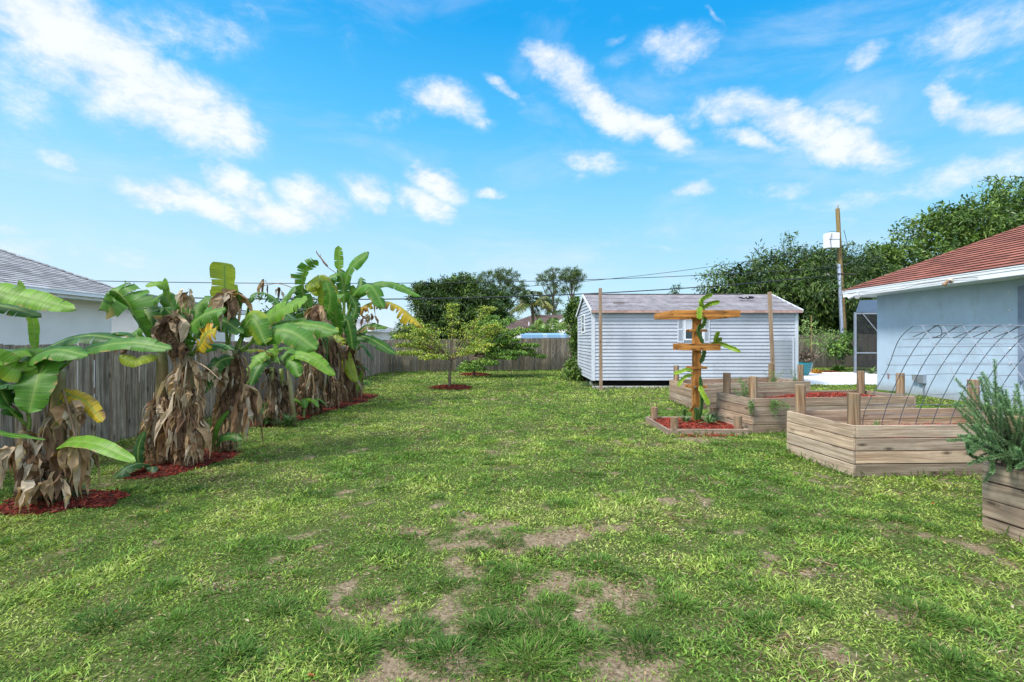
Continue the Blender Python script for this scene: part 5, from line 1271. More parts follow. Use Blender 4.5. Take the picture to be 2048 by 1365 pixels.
leaf(t, [E, (708, 665, 12.0), (735, 650, 11.9), (776, 656, 11.8)], .30, G1, t0=.15, torn=.5, hint=(0, -.6, .9), edge=BRN, edgep=.5, seed=87)
leaf(t, [E, (712, 668, 12.0), (745, 680, 11.8), (793, 710, 11.6)], .38, G2, t0=.15, hint=(.2, -.7, .8), droop=.3, seed=88)
leaf(t, [E, (675, 680, 11.9), (690, 715, 11.6), (712, 766, 11.5)], .42, YG, t0=.2, torn=.35, hint=(.2, -1, .3), droop=.2, seed=89)
leaf(t, [E, (670, 620, 12.0), (655, 575, 11.9), (620, 585, 11.8)], .5, YG, t0=.25, torn=.5, hint=(0, -.9, .4), droop=.35, seed=90)
leaf(t, [E, (700, 610, 12.4), (720, 575, 12.6), (722, 555, 12.8)], .4, G2, t0=.3, torn=.5, hint=CAM_, seed=91)
leaf(t, [E, (700, 620, 12.2), (702, 600, 12.1), (706, 570, 12)], .3, G3, t0=.3, torn=.2, hint=CAM_, seed=92); leaf(t, [E, (668, 620, 12.4), (650, 600, 12.5), (640, 570, 12.6)], .3, G2, t0=.3, torn=.5, hint=CAM_, seed=93)
leaf(t, [(690, 690, 11.9), (704, 640, 11.8), (712, 615, 11.8), (700, 590, 11.8)], .3, G2, t0=.2, torn=.2, hint=CAM_, seed=94)
hang(t, 738, 630, 11.8, 5, .1, .35, .12, 23, .9); hang(t, 690, 690, 11.6, 18, .2, .7, .14, 24, .6)
twig(t, [(692, 560, 12), (650, 530, 12), (640, 508, 12)], .01, (.2, .12, .08)); twig(t, [(655, 533, 12), (635, 508, 12), (633, 502, 12)], .02, (.25, .14, .1))
t = tall('banana plant at the right end of the tall clump with low dark leaf pointing right', 706, 794, 704, 705, 12.9, 90, 15, .10)
leaf(t, [(700, 745, 12.6), (712, 735, 12.6), (726, 732, 12.6), (743, 748, 12.6)], .26, G2, t0=.1, seed=95)
leaf(t, [(705, 715, 12.8), (722, 690, 12.8), (735, 700, 12.8), (748, 722, 12.8)], .3, G2, t0=.15, torn=.2, seed=96); leaf(t, [(705, 715, 12.8), (712, 680, 13), (722, 665, 13), (735, 660, 13)], .3, G1, t0=.15, torn=.2, hint=CAM_, seed=97)
leaf(t, [(712, 790, 12.9), (722, 770, 12.9), (730, 765, 12.9), (742, 775, 12.9)], .18, G2, t0=.1, seed=98); leaf(t, [(712, 790, 12.9), (718, 760, 12.9), (722, 750, 12.9), (724, 742, 12.9)], .14, G3, t0=.1, hint=CAM_, seed=99)
def sucker(u, v, Y, s, seed, label):
    rs = random.Random(seed); x, y = gpos(u, v); t = thing('banana_sucker', label, 'plant', (x, y, 0), 'young banana suckers'); c = Vector((x, y, .02))
    mb = MB(); mb.tube([c, c+Vector((0, 0, s*.45))], [.025, .015], 8, (.22, .30, .08)); mb.build('stem', M['stem'], t)
    for i in range(7):
        a = i*2.4+rs.random(); d = Vector((math.cos(a), math.sin(a), 0)); q = c+Vector((0, 0, s*.35)); leaf(t, [q, q+d*s*.25+Vector((0, 0, s*.3)), q+d*s*.55+Vector((0, 0, s*.38)), q+d*s*.85+Vector((0, 0, s*.1))], s*.3, G3 if i % 2 else G1, t0=.15, n=12, seed=i)
sucker(608, 838, 9.8, .52, 3, 'young banana sucker with star of light leaves at the clump base'); sucker(722, 782, 13.5, .4, 4, 'tiny banana sucker at the far end of the banana row')

# ---------------------------------------------------------------- generic leafy foliage
def blob_leaves(lobes, n, size, cols, seed=1, clump=.3, per=26, droop=.5, shell=.62, aspect=.38, sat=0):
    """leaf positions gathered in twig-sized clumps on the outside of several lobes"""
    g = np.random.default_rng(seed)
    if sat:
        ex = []
        for c, rx, ry, rz in lobes:
            for _ in range(sat):
                d = rand_dirs(1, g)[0]; d[2] = abs(d[2])*1.1-.25; s = g.uniform(.16, .34); q = unit(d)*g.uniform(.95, 1.18); ex.append((tuple(np.array(c)+q*np.array([rx, ry, rz])), rx*s, ry*s, rz*s))
        lobes = list(lobes)+ex
    vol = np.array([l[1]*l[2]*l[3] for l in lobes])**(2/3); vol /= vol.sum(); C_, D_, K_ = [], [], []
    cols = np.array(cols)
    for (c, rx, ry, rz), w in zip(lobes, vol):
        k = max(3, int(n*w/per)); d = rand_dirs(k, g); r = shell+(1.04-shell)*g.random(k)**.6; r *= 1+.16*(fbm(d[:, 0]*2+5, d[:, 1]*2+d[:, 2]*2+5, 1.6, seed, 2)-.5)*2
        tw = np.array(c)+d*r[:, None]*np.array([rx, ry, rz]); tone = g.random(k)
        out = unit(d*np.array([1, 1, .8])+g.normal(size=(k, 3))*.35)
        pos = tw[:, None]+g.normal(size=(k, per, 3))*clump*np.array([.55, .55, .38])+out[:, None]*g.uniform(-.3, .9, (k, per, 1))*clump
        dd = out[:, None]+g.normal(size=(k, per, 3))*.75; dd[..., 2] -= droop
        ci = np.clip((tone[:, None]*len(cols)+g.normal(size=(k, per))*.5).astype(int), 0, len(cols)-1)
        C_.append(pos.reshape(-1, 3)); D_.append(dd.reshape(-1, 3)); K_.append(cols[ci].reshape(-1, 3)*g.uniform(.75, 1.25, (k*per, 1)))
    c, d, k = np.vstack(C_), np.vstack(D_), np.vstack(K_); m = len(c)
    return c, d, size*g.uniform(.6, 1.3, m), size*aspect*g.uniform(.7, 1.2, m), k
def foliage(name, parent, lobes, n, size, cols, core=0, **k):
    c, d, l, w, kk = blob_leaves(lobes, n, size, cols, **k)
    if core:
        k2 = dict(k); k2['sat'] = 0; k2['shell'] = .1; k2['seed'] = k.get('seed', 1)+50; ex = blob_leaves([(a, b*.72, q*.72, e*.72) for a, b, q, e in lobes], int(n*core), size*1.9, cols, **k2)
        c, d, l, w, kk = [np.concatenate(z) for z in zip((c, d, l, w, kk), ex)]
    keep = c[:, 2] > .02; return diamonds(name, c[keep], d[keep], l[keep], w[keep], kk[keep], M['leaf'], parent=parent)
def limbs(parent, base, lobes, r, seed=1, fork=.35, name='trunk', col=(1, 1, 1)):
    rs = random.Random(seed); mb = MB(); base = Vector(base); cen = sum((Vector(l[0]) for l in lobes), Vector())/len(lobes)
    fk = base.lerp(Vector((cen.x, cen.y, cen.z)), fork); mb.tube(catmull([base, base.lerp(fk, .5)+Vector((r*.4, 0, 0)), fk], 8), [r*(1.2-.4*i/7) for i in range(8)], 12, col, True, .05)
    for l in lobes:
        c = Vector(l[0]); m = fk.lerp(c, .5)+Vector((rs.uniform(-.2, .2), rs.uniform(-.2, .2), -l[3]*.2)); mb.tube(catmull([fk, m, c], 10), [r*.6*(1-.8*i/9) for i in range(10)], 8, col)
        for k in range(5):
            d = Vector(rand_dirs(1)[0]); e = c+Vector((d.x*l[1], d.y*l[2], abs(d.z)*l[3]))*.75; mb.tube(catmull([c.lerp(fk, .3), c.lerp(e, .5)+Vector((0, 0, -.1)), e], 7), [r*.22*(1-.8*i/6) for i in range(7)], 6, col)
    mb.build(name, M['bark'], parent)
def lobe(u, v, Y, ru, rv, rd=None):
    c = P(u, v, Y); return (tuple(c), ru*Y/F, (rd or ru)*Y/F, rv*Y/F)
def tree(label, bx, by, lobes, n, size, cols, r=.2, seed=1, group=None, cat='tree', name='broadleaf_tree', **k):
    t = thing(name, label, cat, (bx, by, 0), group); limbs(t, (bx, by, -.1), lobes, r, seed); foliage('crown', t, lobes, n, size, cols, seed=seed, **k); return t
DKG = [(.022, .05, .012), (.038, .085, .015), (.06, .12, .02), (.11, .18, .03)]
MDG = [(.045, .095, .018), (.075, .15, .025), (.12, .21, .035), (.17, .26, .045)]
Y = 34
tree('broad dark mango tree rising over the far fence behind the shed and pole', 18.2, 36, [lobe(1480, 600, Y, 75, 85), lobe(1570, 565, Y, 85, 75), lobe(1660, 560, Y, 80, 75), lobe(1730, 600, Y, 60, 90), lobe(1540, 645, Y+4, 120, 70), lobe(1660, 645, Y+4, 130, 75), lobe(1600, 590, Y-1.5, 80, 45), lobe(1690, 600, Y-1.5, 70, 45), lobe(1500, 610, Y-1, 50, 40), lobe(1440, 640, Y, 50, 50), lobe(1720, 545, Y, 35, 45), lobe(1620, 610, Y+.5, 150, 90)],
     60000, .32, DKG, .35, 5, sat=7, clump=.45, per=30, droop=.9, aspect=.24, shell=.35, core=.5)
Y = 36
tree('tall loose tree behind the red roof at the right edge', 31, 38, [lobe(1790, 546, Y, 45, 55), lobe(1850, 506, Y, 60, 60), lobe(1920, 471, Y, 60, 55), lobe(1990, 434, Y, 60, 60), lobe(2060, 414, Y, 70, 60), lobe(1960, 494, Y, 110, 70), lobe(1800, 606, Y, 60, 60), lobe(2090, 494, Y, 90, 90), lobe(1880, 576, Y, 110, 70), lobe(1760, 516, Y, 22, 18), lobe(1905, 436, Y, 30, 22)],
     24000, .34, MDG, .35, 6, sat=9, clump=.42, per=18, droop=.2, aspect=.42, shell=.5, core=.05)
Y = 33
tree('large dense dark tree beyond the back fence, left of the twin pines', -3.2, 34, [lobe(885, 608, Y, 46, 40), lobe(925, 580, Y, 36, 26), lobe(920, 625, Y, 80, 50), lobe(982, 612, Y, 36, 34), lobe(860, 630, Y, 28, 40), lobe(970, 645, Y, 32, 40), lobe(880, 582, Y, 26, 16), lobe(920, 665, Y, 70, 36), lobe(840, 585, Y, 12, 14)],
     32000, .28, DKG, .25, 7, sat=4, clump=.30, per=28, droop=.6, aspect=.3, shell=.45, core=.2)
def pine(label, u, vb, Y, lobes, tops, seed, n):
    b = P(u, 700, Y); b.z = -.1; t = thing('pine_tree', label, 'tree', b, 'pines beyond the back fence'); mb = MB(); rs = random.Random(seed)
    tp = P(u+rs.uniform(-4, 4), tops, Y); pts = catmull([b, b.lerp(tp, .5)+Vector((rs.uniform(-.3, .3), 0, 0)), tp], 10); mb.tube(pts, [.22*(1-.75*i/9) for i in range(10)], 8, (.85, .8, .75))
    for l in lobes:
        c = Vector(l[0]); k = min(9, max(3, int(9*(c.z-1)/tp.z))); mb.tube([pts[k-1], pts[k-1].lerp(c, .6)+Vector((0, 0, -.2)), c], [.09, .06, .03], 6, (.8, .75, .7))
    mb.build('trunk', M['bark'], t)
    foliage('crown', t, lobes, n, .30, [(.045, .085, .02), (.08, .135, .03), (.12, .18, .04)], seed=seed, clump=.26, per=40, droop=-.5, shell=.5, aspect=.18)
pine('round topped pine rising just right behind the large dark tree', 1000, 0, 60, [lobe(985, 556, 60, 26, 12), lobe(1012, 552, 60, 24, 12), lobe(1030, 572, 60, 20, 10), lobe(968, 566, 60, 16, 9), lobe(1040, 588, 60, 18, 9), lobe(1010, 580, 60, 26, 10), lobe(1050, 600, 60, 14, 7), lobe(1035, 615, 60, 16, 8), lobe(990, 600, 60, 20, 10), lobe(1015, 640, 60, 22, 12)], 548, 11, 15000)
pine('left one of the twin flat topped pines, with tiered crown', 1106, 0, 62, [lobe(1105, 543, 62, 13, 6), lobe(1090, 556, 62, 16, 7), lobe(1116, 560, 62, 13, 7), lobe(1082, 566, 62, 10, 6), lobe(1102, 574, 62, 14, 6), lobe(1120, 585, 62, 12, 6), lobe(1090, 592, 62, 12, 6), lobe(1112, 606, 62, 14, 6), lobe(1095, 615, 62, 14, 6), lobe(1108, 628, 62, 16, 7)], 540, 12, 8000)
pine('right one of the twin pines, bare trunk under an umbrella crown', 1143, 0, 62, [lobe(1142, 546, 62, 18, 7), lobe(1130, 556, 62, 12, 6), lobe(1157, 556, 62, 11, 8), lobe(1145, 562, 62, 14, 6), lobe(1150, 574, 62, 10, 5), lobe(1133, 580, 62, 7, 4)], 545, 13, 5500)
def frond(mb, pts, n, ll, col, rs, hang_=.6, w=.05):
    sp = catmull(pts, n); mb.tube(sp, [.03*(1-.8*i/(n-1))+.004 for i in range(n)], 5, (.2, .25, .06))
    for i in range(2, n):
        T = (sp[i]-sp[i-1]).normalized(); S = T.cross(Vector((0, 0, 1))).normalized(); l = ll*math.sin(math.pi*(.15+.8*i/n))
        for s in (-1, 1):
            d = (S*s+T*.6+Vector((0, 0, -hang_*rs.uniform(.5, 1.3)))).normalized(); p = sp[i]; q = T*w*.5
            c = [x*rs.uniform(.75, 1.25) for x in col]; mb.add([p-q, p+d*l*.5+q*1.4, p+d*l+Vector((0, 0, -l*.2)), p+d*l*.5-q*1.4], [(0, 1, 2, 3)], c)
def palm(label, b, crown, nf, L_, cols, seed, r=.12, ll=.5, w=.06, name='palm_tree', arch=1.0):
    rs = random.Random(seed); t = thing(name, label, 'palm', b); mb = MB(); b = Vector(b); crown = Vector(crown)
    mb.tube(catmull([b, b.lerp(crown, .5)+Vector((.1, 0, 0)), crown], 8), [r*(1.2-.3*i/7) for i in range(8)], 8, (.8, .75, .6)); mb.build('trunk', M['bark'], t)
    for i in range(nf):
        a = i*2.399+rs.random()*.5; el = rs.uniform(-.1, 1.2); d = Vector((math.cos(a)*math.cos(el), math.sin(a)*math.cos(el), math.sin(el))); mb = MB()
        frond(mb, [crown, crown+d*L_*.4, crown+d*L_*.75+Vector((0, 0, -.12*L_*arch)), crown+d*L_+Vector((0, 0, -.42*L_*arch))], 22, ll, cols[i % len(cols)], rs, .7, w); mb.build('frond', M['leaf'], t)
palm('palm with ragged partly yellow fronds beside the twin pines', P(1063, 690, 38)*1+Vector((0, 0, 0)), P(1064, 610, 38), 16, 1.9, [(.10, .13, .03), (.06, .11, .03), (.26, .22, .05)], 21, ll=.65, w=.09)
palm('light green feathery palm in front of the brown roofed house', P(1108, 700, 34), P(1100, 668, 34), 18, 2.0, [(.12, .22, .04), (.17, .28, .05)], 22, ll=.55, w=.07)
def vine():
    b = Vector((2.5, 20.6, 0)); t = thing('climbing_vine', 'dark leafy vine heaped against the left gable end of the shed', 'vine', b)
    lb = [lobe(1148, 648, 21.5, 12, 22), lobe(1140, 625, 21.5, 9, 15), lobe(1153, 700, 21, 9, 30, 9), lobe(1146, 735, 20.0, 12, 14), lobe(1138, 752, 19.4, 11, 8), lobe(1152, 748, 18.9, 9, 12), lobe(1150, 610, 21.5, 10, 14), lobe(1155, 670, 21, 10, 20)]
    limbs(t, b, lb[:4], .035, 3, .2); foliage('foliage', t, lb, 9000, .11, MDG, seed=9, clump=.12, per=16, droop=.4, shell=.3, aspect=.6)
vine()
tree('small bush showing above the roof ridge of the shed', 9.0, 30.5, [lobe(1352, 582, 30, 6, 9), lobe(1352, 600, 30, 10, 10), lobe(1352, 640, 30, 14, 14)], 1500, .16, DKG, .06, 31, clump=.16, per=12)
tree('leafy shrub standing behind the fence by the white gabled shed', -8.5, 36, [lobe(812, 655, 36, 16, 16), lobe(800, 668, 36, 12, 12), lobe(830, 672, 36, 20, 14), lobe(870, 680, 36, 40, 10)], 5000, .2, MDG, .06, 32, clump=.25, per=16)
tree('dense hedge tree showing darkly between the banana leaves', -11.5, 24, [lobe(600, 630, 24, 45, 26), lobe(560, 645, 24, 35, 22), lobe(650, 650, 24, 40, 24)], 9000, .18, DKG, .12, 33, clump=.3, per=18)
tree('thin twiggy shrub top rising over the grey roof on the left', -13.5, 17.6, [lobe(262, 580, 17, 10, 10), lobe(282, 592, 17, 8, 8), lobe(265, 610, 17, 12, 12)], 260, .11, MDG, .03, 34, clump=.12, per=7)

# ---------------------------------------------------------------- the spreading small tree on the lawn
def spread_tree(label, u, v, trunk_v, tiers, col, seed, leafn, fork_u, lsize=.085, r=.055):
    b = gp(u, v); Y0 = b.y; t = thing('spreading_tree', label, 'tree', b, 'small trees standing in mulch rings'); rs = random.Random(seed); g = np.random.default_rng(seed)
    fk = P(fork_u, trunk_v, Y0); mb = MB(); mb.tube(catmull([b, b.lerp(fk, .5)+Vector((-.03, 0, 0)), fk], 10), [r*(1.25-.35*i/9) for i in range(10)], 10, (1, .95, .85), True, .06)
    spots = []; 
    for (eu, ev, dY, sag) in tiers:
        e = P(eu, ev, Y0+dY); ctl = fk.lerp(e, .45)+Vector((0, 0, sag*.3)); sp = catmull([fk, ctl, fk.lerp(e, .8)+Vector((0, 0, sag*.35)), e], 16); mb.tube(sp, [r*.62*(1-.85*i/15)+.004 for i in range(16)], 7, (1, .9, .8))
        for i in range(4, 16):
            spots.append(sp[i])
            for s in range(3):
                a = rs.uniform(0, 6.28); T = (sp[i]-sp[i-1]).normalized(); side = Vector((math.cos(a), math.sin(a), rs.uniform(-.12, .12))); ln = rs.uniform(.18, .55)*(1.15-i/22); q = sp[i]+(side+T*.7).normalized()*ln; m_ = sp[i].lerp(q, .5)+Vector((0, 0, .04))
                mb.tube([sp[i], m_, q+Vector((0, 0, -.02))], [.010, .007, .004], 4, (.9, .8, .7), False); spots += [m_, q, sp[i].lerp(q, .75)]
    mb.build('trunk', M['bark'], t)
    S = np.array([list(s) for s in spots]); n = leafn; k = g.integers(0, len(S), n); pos = S[k]+g.normal(size=(n, 3))*np.array([.075, .075, .022]); d = g.normal(size=(n, 3))*.8; d[:, 2] = d[:, 2]*.5-.75
    tone = g.random(len(S))[k]; cl = np.array(col); ci = np.clip((tone*len(cl)+g.normal(size=n)*.45).astype(int), 0, len(cl)-1); cc = cl[ci]*g.uniform(.75, 1.25, (n, 1))
    diamonds('crown', pos, d, lsize*g.uniform(.6, 1.25, n), lsize*.42*g.uniform(.7, 1.2, n), cc, M['leaf'], parent=t)
YGR = [(.14, .25, .03), (.24, .36, .04), (.35, .44, .05), (.46, .49, .07)]
spread_tree('spreading yellow-green small tree with layered branches on the open lawn', 899.5, 778, 720,
    [(808, 705, -.9, .10), (830, 688, .6, .15), (800, 690, .2, .2), (826, 640, .4, .2), (840, 662, -.8, .2), (905, 612, .3, .25), (978, 618, .3, .3), (940, 655, .8, .25), (985, 650, -.2, .3), (975, 690, -.7, .2), (815, 655, .3, .3), (960, 700, -1.1, .15), (870, 700, 1.2, .15), (855, 715, -1.2, .15), (1000, 660, .2, .25), (800, 672, -.4, .3)],
    YGR, 3, 10500, 903, .085, .042)
spread_tree('darker green small tree just behind the yellow-green one, reaching right', 949, 754, 715,
    [(1000, 700, -.3, .25), (1083, 712, 0, .25), (1040, 700, .6, .25), (1030, 680, -.5, .25), (1000, 660, .4, .3), (960, 650, .2, .3), (930, 690, .5, .2), (1020, 715, -.8, .1), (985, 725, -.9, .05), (930, 735, -.7, .0), (1045, 690, 1, .2), (965, 680, -1, .2), (955, 735, -.6, 0), (1010, 690, 1.4, .2), (1005, 645, -.2, .3), (1035, 665, -.4, .3), (1045, 705, -.9, .2), (1060, 700, .3, .2), (985, 635, .4, .3), (1020, 640, .9, .4), (1050, 660, .1, .3), (1070, 690, -.2, .3), (990, 650, -.9, .4)],
    [(.07, .17, .03), (.11, .24, .035), (.17, .31, .045), (.24, .36, .05)], 4, 17000, 948, .13, .045)

# ---------------------------------------------------------------- climbing cactus on the trellis
def cactus():
    t = thing('climbing_cactus', 'bright green flat-stemmed climbing cactus on the orange trellis', 'cactus', (3.47, 8.78, 0))
    def seg(pts, w, col=(.22, .36, .04), n=16, notch=.25, thin=False):
        sp = catmull([P(*q) for q in pts], n); rs = random.Random(int(pts[0][0])); mb = MB(); ref = Vector((0, -1, .2)); m = n-1
        fins = [0, 2.094, 4.189] if not thin else [0, 2.094, 4.189]
        prof = [min(1, (i/m/.1)**.6+.25)*(1 if i/m < .85 else max(.2, 1-((i/m-.85)/.15)**2)) for i in range(n)]
        for fi in fins:
            vs = []; cs = []
            for i in range(n):
                T = (sp[min(i+1, m)]-sp[max(i-1, 0)]).normalized(); a = (ref-T*ref.dot(T)).normalized(); b = T.cross(a); d = b*math.cos(fi)+a*math.sin(fi); pr = T.cross(d); ww = w*prof[i]*(1-notch*(i % 2)); k = rs.uniform(.85, 1.1)
                vs += [sp[i]+pr*.006, sp[i]+d*ww*.9+pr*.002, sp[i]+d*ww, sp[i]+d*ww*.9-pr*.002, sp[i]-pr*.006]; cc = [x*k for x in col]; ec = [min(1, x*1.35+.04) for x in cc]; cs += [cc, cc, ec, cc, cc]
            fs = []
            for i in range(n-1):
                for j in range(4): a = i*5+j; fs.append((a, a+1, a+6, a+5))
            mb.add(vs, fs, cs)
        return mb
    def go(pts, w, col=(.20, .34, .04), **k): seg(pts, w, col, **k).build('stem', M['banana'], t, smooth=False)
    q = lambda x, y, Y=8.72: (1270+x/4.404, 570+y/4.404, Y)
    D = (.07, .15, .035); B_ = (.27, .42, .04)
    go([q(560, 1190), q(585, 1050), q(580, 920), q(572, 800)], .045, D)
    go([q(535, 1190), q(540, 1130), q(525, 1080)], .045, D, n=10)
    go([q(575, 690), q(600, 630), q(607, 580), q(600, 520)], .05, D, n=12)
    go([q(600, 520), q(570, 450), q(555, 400), q(575, 345)], .045, D)
    go([q(565, 385), q(600, 350), q(612, 310), q(603, 240), q(600, 200)], .05, (.12, .24, .04))
    go([q(598, 205, 8.35), q(580, 150, 8.3), q(610, 110, 8.3), q(685, 82, 8.28)], .05, B_, n=14); go([q(603, 200, 8.35), q(650, 168, 8.3), q(700, 155, 8.25), q(748, 148, 8.22)], .052, B_, n=14); go([q(572, 192, 8.25), q(570, 250, 8.24), q(568, 305, 8.24)], .058, B_, n=10)
    go([q(660, 528), q(740, 516, 8.6), q(840, 550, 8.5), q(932, 592, 8.4)], .05, B_, n=16); go([q(712, 518, 8.65), q(712, 470, 8.6), q(735, 408, 8.55)], .05, B_, n=12); go([q(738, 512, 8.65), q(733, 490, 8.62), q(764, 466, 8.6)], .055, (.18, .26, .04), n=9)
    go([q(508, 760, 8.75), q(450, 752, 8.65), q(400, 770, 8.6), q(338, 790, 8.55)], .048, B_, n=14); go([q(505, 795, 8.75), q(450, 812, 8.65), q(410, 845, 8.6), q(380, 898, 8.6)], .045, B_, n=12); go([q(570, 890), q(600, 960, 8.65), q(630, 1010, 8.62), q(650, 1062, 8.6)], .055, B_, n=14); go([q(640, 1050, 8.62), q(648, 1090, 8.62), q(645, 1130, 8.62)], .02, (.25, .3, .12), n=6)
    go([q(440, 1155, 8.9), q(430, 1125, 8.9), q(440, 1095, 8.9)], .045, D, n=8)
cactus()
def rosette(label, x, y, z, n, L_, w, col, seed, name='small_plant', cat='plant', up=.9, mat_='leaf'):
    g = np.random.default_rng(seed); t = thing(name, label, cat, (x, y, z)); mb = MB()
    for i in range(n):
        a = g.uniform(0, 6.28); el = g.uniform(.3, 1.35)*up; d = Vector((math.cos(a)*math.cos(el), math.sin(a)*math.cos(el), math.sin(el))); s = Vector((-math.sin(a), math.cos(a), 0)); l = L_*g.uniform(.6, 1.15); c = Vector((x, y, z)); k = g.uniform(.7, 1.25); m1 = c+d*l*.5; tip = m1+(d+Vector((math.cos(a)*.4, math.sin(a)*.4, -.5))).normalized()*l*.5
        mb.add([c, m1+s*w*.5, tip, m1-s*w*.5], [(0, 1, 2, 3)], [x_*k for x_ in col])
    mb.build('foliage', M[mat_], t)
rosette('pale green rosette plant at the foot of the trellis post', 3.52, 8.65, .1, 30, .26, .035, (.17, .30, .10), 1); rosette('fuzzy grey-green herb beside the rosette in the low bed', 3.72, 8.95, .1, 90, .26, .02, (.12, .2, .09), 2)
rosette('low leafy plant left of the trellis post in the mulch', 3.18, 8.85, .1, 40, .2, .03, (.13, .25, .07), 3)
for i, (x, y, n, l, lab) in enumerate([(-4.45, 4.75, 170, .38, 'grassy weeds among the nearest banana stems'), (-4.6, 9.0, 130, .4, 'dark weeds round the short banana stem'), (-4.15, 8.95, 110, .34, 'dark weeds right of the slim banana stems'), (-4.3, 10.4, 150, .4, 'weeds under the tall banana clump'), (-4.1, 6.9, 80, .3, 'weeds behind the last banana of the trio')]):
    rosette(lab, x, y, 0, n, l, .022, (.06, .13, .035), 40+i, 'weed_patch', 'weeds')
def weeds(label, u, v, Y, h, n, seed, spread=.2, col=(.13, .26, .06), dn=False):
    g = np.random.default_rng(seed); rs = random.Random(seed); p = P(u, v, Y); t = thing('weed', label, 'weed', p, 'weeds growing in the raised beds'); mb = MB(); pts = []
    for i in range(n):
        a = rs.uniform(0, 6.28); e = p+Vector((math.cos(a)*spread*rs.random(), math.sin(a)*spread*.6*rs.random(), (-h if dn else h)*rs.uniform(.4, 1))); m_ = p.lerp(e, .5)+Vector((rs.uniform(-.03, .03), -.02 if dn else 0, .03)); sp = catmull([p, m_, e], 8); mb.tube(sp, .0028, 4, (.2, .2, .1), False); pts += sp[2:]
    mb.build('stalk', M['stem'], t); S = np.array([list(q) for q in pts]); m = n*46; k = g.integers(0, len(S), m); pos = S[k]+g.normal(size=(m, 3))*.02; diamonds('foliage', pos, rand_dirs(m, g), g.uniform(.02, .045, m), g.uniform(.008, .018, m), np.tile(col, (m, 1))*g.uniform(.7, 1.3, (m, 1)), M['leaf'], parent=t)
weeds('feathery weed in the near left of the middle raised bed', 1487, 800, 8.6, .40, 9, 1, .25); weeds('sprawling weed hanging over the front of the middle raised bed', 1545, 800, 8.25, .28, 9, 2, .3, dn=True)
weeds('small weed spilling down the left corner of the middle bed', 1500, 800, 8.2, .32, 4, 3, .06, dn=True); weeds('weed standing in the far raised bed by its back post', 1548, 772, 12.6, .42, 7, 4, .3); weeds('thin weed at the right of the farthest raised bed', 1588, 775, 12.2, .45, 5, 5, .25)
weeds('low weed inside the far bed before the shed window', 1480, 775, 11.6, .3, 4, 6, .5); weeds('thin grass sprig in the near raised bed below the wires', 1755, 862, 6.0, .12, 3, 7, .12)
weeds('weeds growing at the left front corner of the shed', 1175, 775, 15.8, .18, 12, 8, .4, (.08, .16, .05)); weeds('weed trailing over the front right side of the middle bed', 1600, 810, 8.3, .4, 5, 9, .2, dn=True)
# ---------------------------------------------------------------- rosemary
def rosemary():
    rs = random.Random(4); g = np.random.default_rng(4); t = thing('rosemary_bush', 'bushy grey-green rosemary growing in the right edge raised bed', 'rosemary', (4.15, 3.95, .5)); mb = MB(); C_ = []; D_ = []; K_ = []
    targets = [(1921, 785, 3.95), (1930, 830, 3.85), (1918, 848, 4.0), (1930, 880, 3.9), (1945, 905, 3.85), (1963, 745, 4.1), (1968, 790, 3.9), (1990, 765, 4.0), (2012, 780, 3.9), (2035, 795, 3.9), (2000, 810, 3.7), (2052, 780, 4.1), (1950, 850, 3.7), (1975, 860, 3.7), (1960, 920, 3.7), (2040, 840, 3.7), (2060, 850, 3.6), (2035, 910, 3.6), (1985, 900, 3.8), (1940, 800, 4.2), (2080, 800, 3.9), (2095, 770, 4.0), (2060, 900, 3.6), (1975, 920, 3.85), (2035, 935, 3.55)]
    c0 = Vector((4.12, 3.88, .56)); stems = []
    for i in range(84):
        u, v, Y = targets[i % len(targets)]; k = 1 if i < len(targets) else 0
        e = P(u+(0 if k else rs.gauss(0, 13)), v+(0 if k else rs.gauss(6, 22)), Y+rs.uniform(-.15, .3)); s = c0+Vector((rs.uniform(-.08, .12), rs.uniform(-.12, .12), rs.uniform(-.02, .08)))
        if e.z < .6: s = s+Vector((0, 0, .12))
        m_ = s.lerp(e, .5)+Vector((0, 0, -.06 if e.z > .8 else .1))+(e-s).cross(Vector((0, 0, 1)))*rs.uniform(-.15, .15); sp = catmull([s, m_, e], 18); mb.tube(sp, [.0045*(1-.7*j/17) for j in range(18)], 5, (.75, .7, .6), False)
        for j in range(4, 18):
            T = (sp[j]-sp[j-1]).normalized(); n = 62; dd = g.normal(size=(n, 3)); T_ = np.array(T); dd = dd-(dd@T_)[:, None]*T_; dd = unit(dd)+T_*.75; pos = np.array(sp[j-1])+(np.array(sp[j])-np.array(sp[j-1]))*g.random((n, 1)); C_.append(pos); D_.append(dd); tp = .6+.6*j/17; K_.append(np.tile([.12*tp**2, .22*tp**2, .095*tp**2], (n, 1)))
    mb.build('stalks', M['bark'], t); c = np.vstack(C_); d = np.vstack(D_); k = np.vstack(K_)*g.uniform(.6, 1.5, (len(c), 1)); n = len(c)
    diamonds('foliage', c, d, g.uniform(.016, .028, n), g.uniform(.0036, .0056, n), k, M['leaf'], parent=t, lift=.05)
rosemary()
mulch('dark soil and chips in the bed under the rosemary', [(4.25, 2.6), (7.1, 2.65), (6.95, 4.15), (4.03, 4.03)], .44, 900, .0)
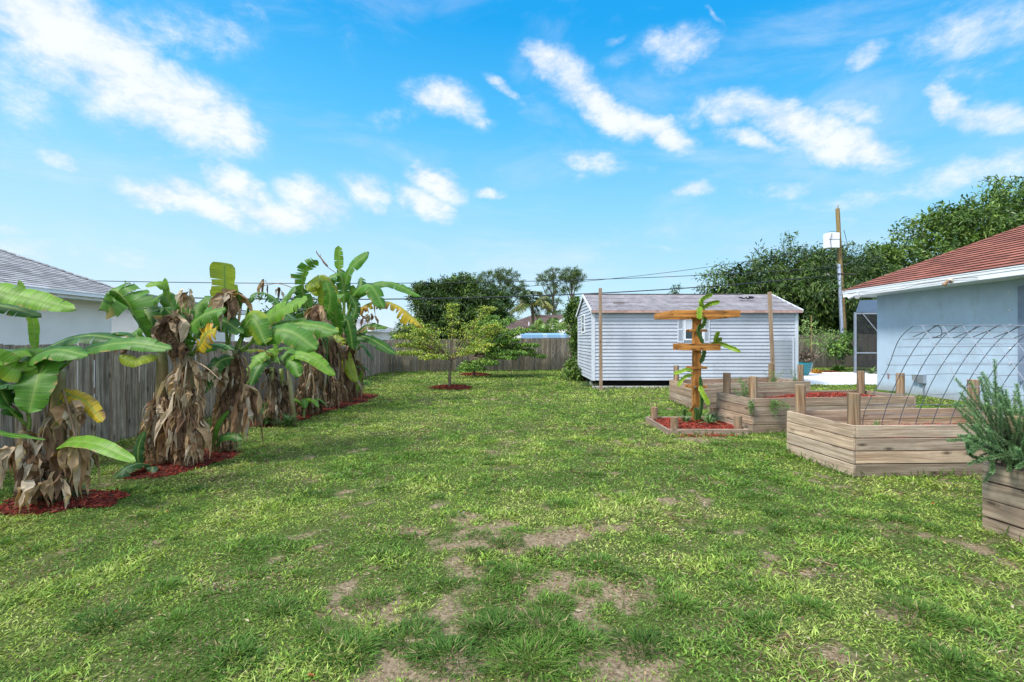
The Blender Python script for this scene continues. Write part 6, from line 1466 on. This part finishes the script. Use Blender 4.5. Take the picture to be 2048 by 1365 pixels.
# ---------------------------------------------------------------- planting by the patio
def pot():
    c = P(1606, 752, 21.3); c.z = 0; t = thing('plant_pot', 'glazed teal ribbed planter pot beside the patio', 'pot', c); mb = MB(); prof = [(.17, 0), (.25, .15), (.33, .38), (.375, .55), (.375, .60), (.34, .60), (.33, .53)]; n = 28; vs = []
    for r, z in prof:
        for k in range(n): rr = r*(1+(.012 if k % 2 else 0)); vs.append(c+Vector((rr*math.cos(6.2832*k/n), rr*math.sin(6.2832*k/n), z)))
    fs = [(i*n+k, i*n+(k+1) % n, (i+1)*n+(k+1) % n, (i+1)*n+k) for i in range(len(prof)-1) for k in range(n)]; mb.add(vs, fs, (1, 1, 1))
    for z in (.1, .2, .3, .4, .5): r = .17+.205*(z/.55)**.8; mb.tube([c+Vector(((r+.012)*math.cos(6.2832*k/n), (r+.012)*math.sin(6.2832*k/n), z)) for k in range(n+1)], .008, 4, (.5, .6, .6), False)
    M['teal'] = m_plain('teal_glaze', (.015, .19, .23), .25, var=.1); mb.build('bowl', M['teal'], t)
    mb = MB(); mb.add([c+Vector((0, 0, .5))]+[c+Vector((.33*math.cos(6.2832*k/n), .33*math.sin(6.2832*k/n), .5)) for k in range(n)], [(0, 1+k, 1+(k+1) % n) for k in range(n)], (.25, .2, .15)); mb.build('soil', M['concrete'], t)
    return c
pc = pot()
tree('potted shrub with brownish purple leaves in the teal pot', pc.x, pc.y, [lobe(1617, 708, 21.3, 11, 8), lobe(1612, 716, 21.3, 8, 6)], 420, .15, [(.12, .08, .07), (.2, .14, .1), (.09, .1, .05)], .02, 51, cat='shrub', name='potted_shrub', clump=.1, per=7)
t = tree('young slender tree with pale drooping leaves and a stake by the shed', P(1622, 745, 23.2).x, 23.2, [lobe(1615, 655, 23.2, 12, 10), lobe(1625, 675, 23.2, 14, 12), lobe(1645, 668, 23.2, 14, 7), lobe(1658, 670, 23.2, 9, 6), lobe(1630, 688, 23.2, 14, 8), lobe(1640, 682, 23.2, 10, 8)], 760, .15, [(.14, .24, .06), (.22, .34, .08), (.3, .42, .14), (.12, .2, .06)], .025, 52, clump=.16, per=9, aspect=.28)
mb = MB(); x = P(1622.5, 700, 23.1).x; mb.tube([(x, 23.1, 0), (x, 23.1, P(0, 631, 23.1).z)], .018, 6, (1.3, 1.2, .8)); mb.build('stake', M['post'], t)
tree('young round leaved tree standing before the far fence by the screen enclosure', P(1688, 745, 25.2).x, 25.2, [lobe(1690, 680, 25.2, 18, 12), lobe(1700, 690, 25.2, 14, 12), lobe(1672, 690, 25.2, 12, 10), lobe(1662, 701, 25.2, 10, 8), lobe(1672, 712, 25.2, 10, 7), lobe(1680, 705, 25.2, 12, 8)], 900, .19, [(.07, .15, .04), (.11, .22, .05), (.18, .32, .06)], .03, 53, clump=.2, per=9, aspect=.6)
rosette('low broad leaved plant at the foot of the young round leaved tree', P(1677, 742, 24.6).x, 24.6, .02, 60, .5, .12, (.12, .24, .05), 61)
rosette('small croton with orange and yellow leaves in the red mulch', P(1633, 744, 22.6).x, 22.6, .02, 34, .36, .09, (.55, .28, .03), 62, mat_='leaf'); rosette('small sapling bush inside the screen enclosure corner', P(1748, 745, 22.3).x, 22.4, .02, 40, .45, .07, (.12, .2, .06), 63)
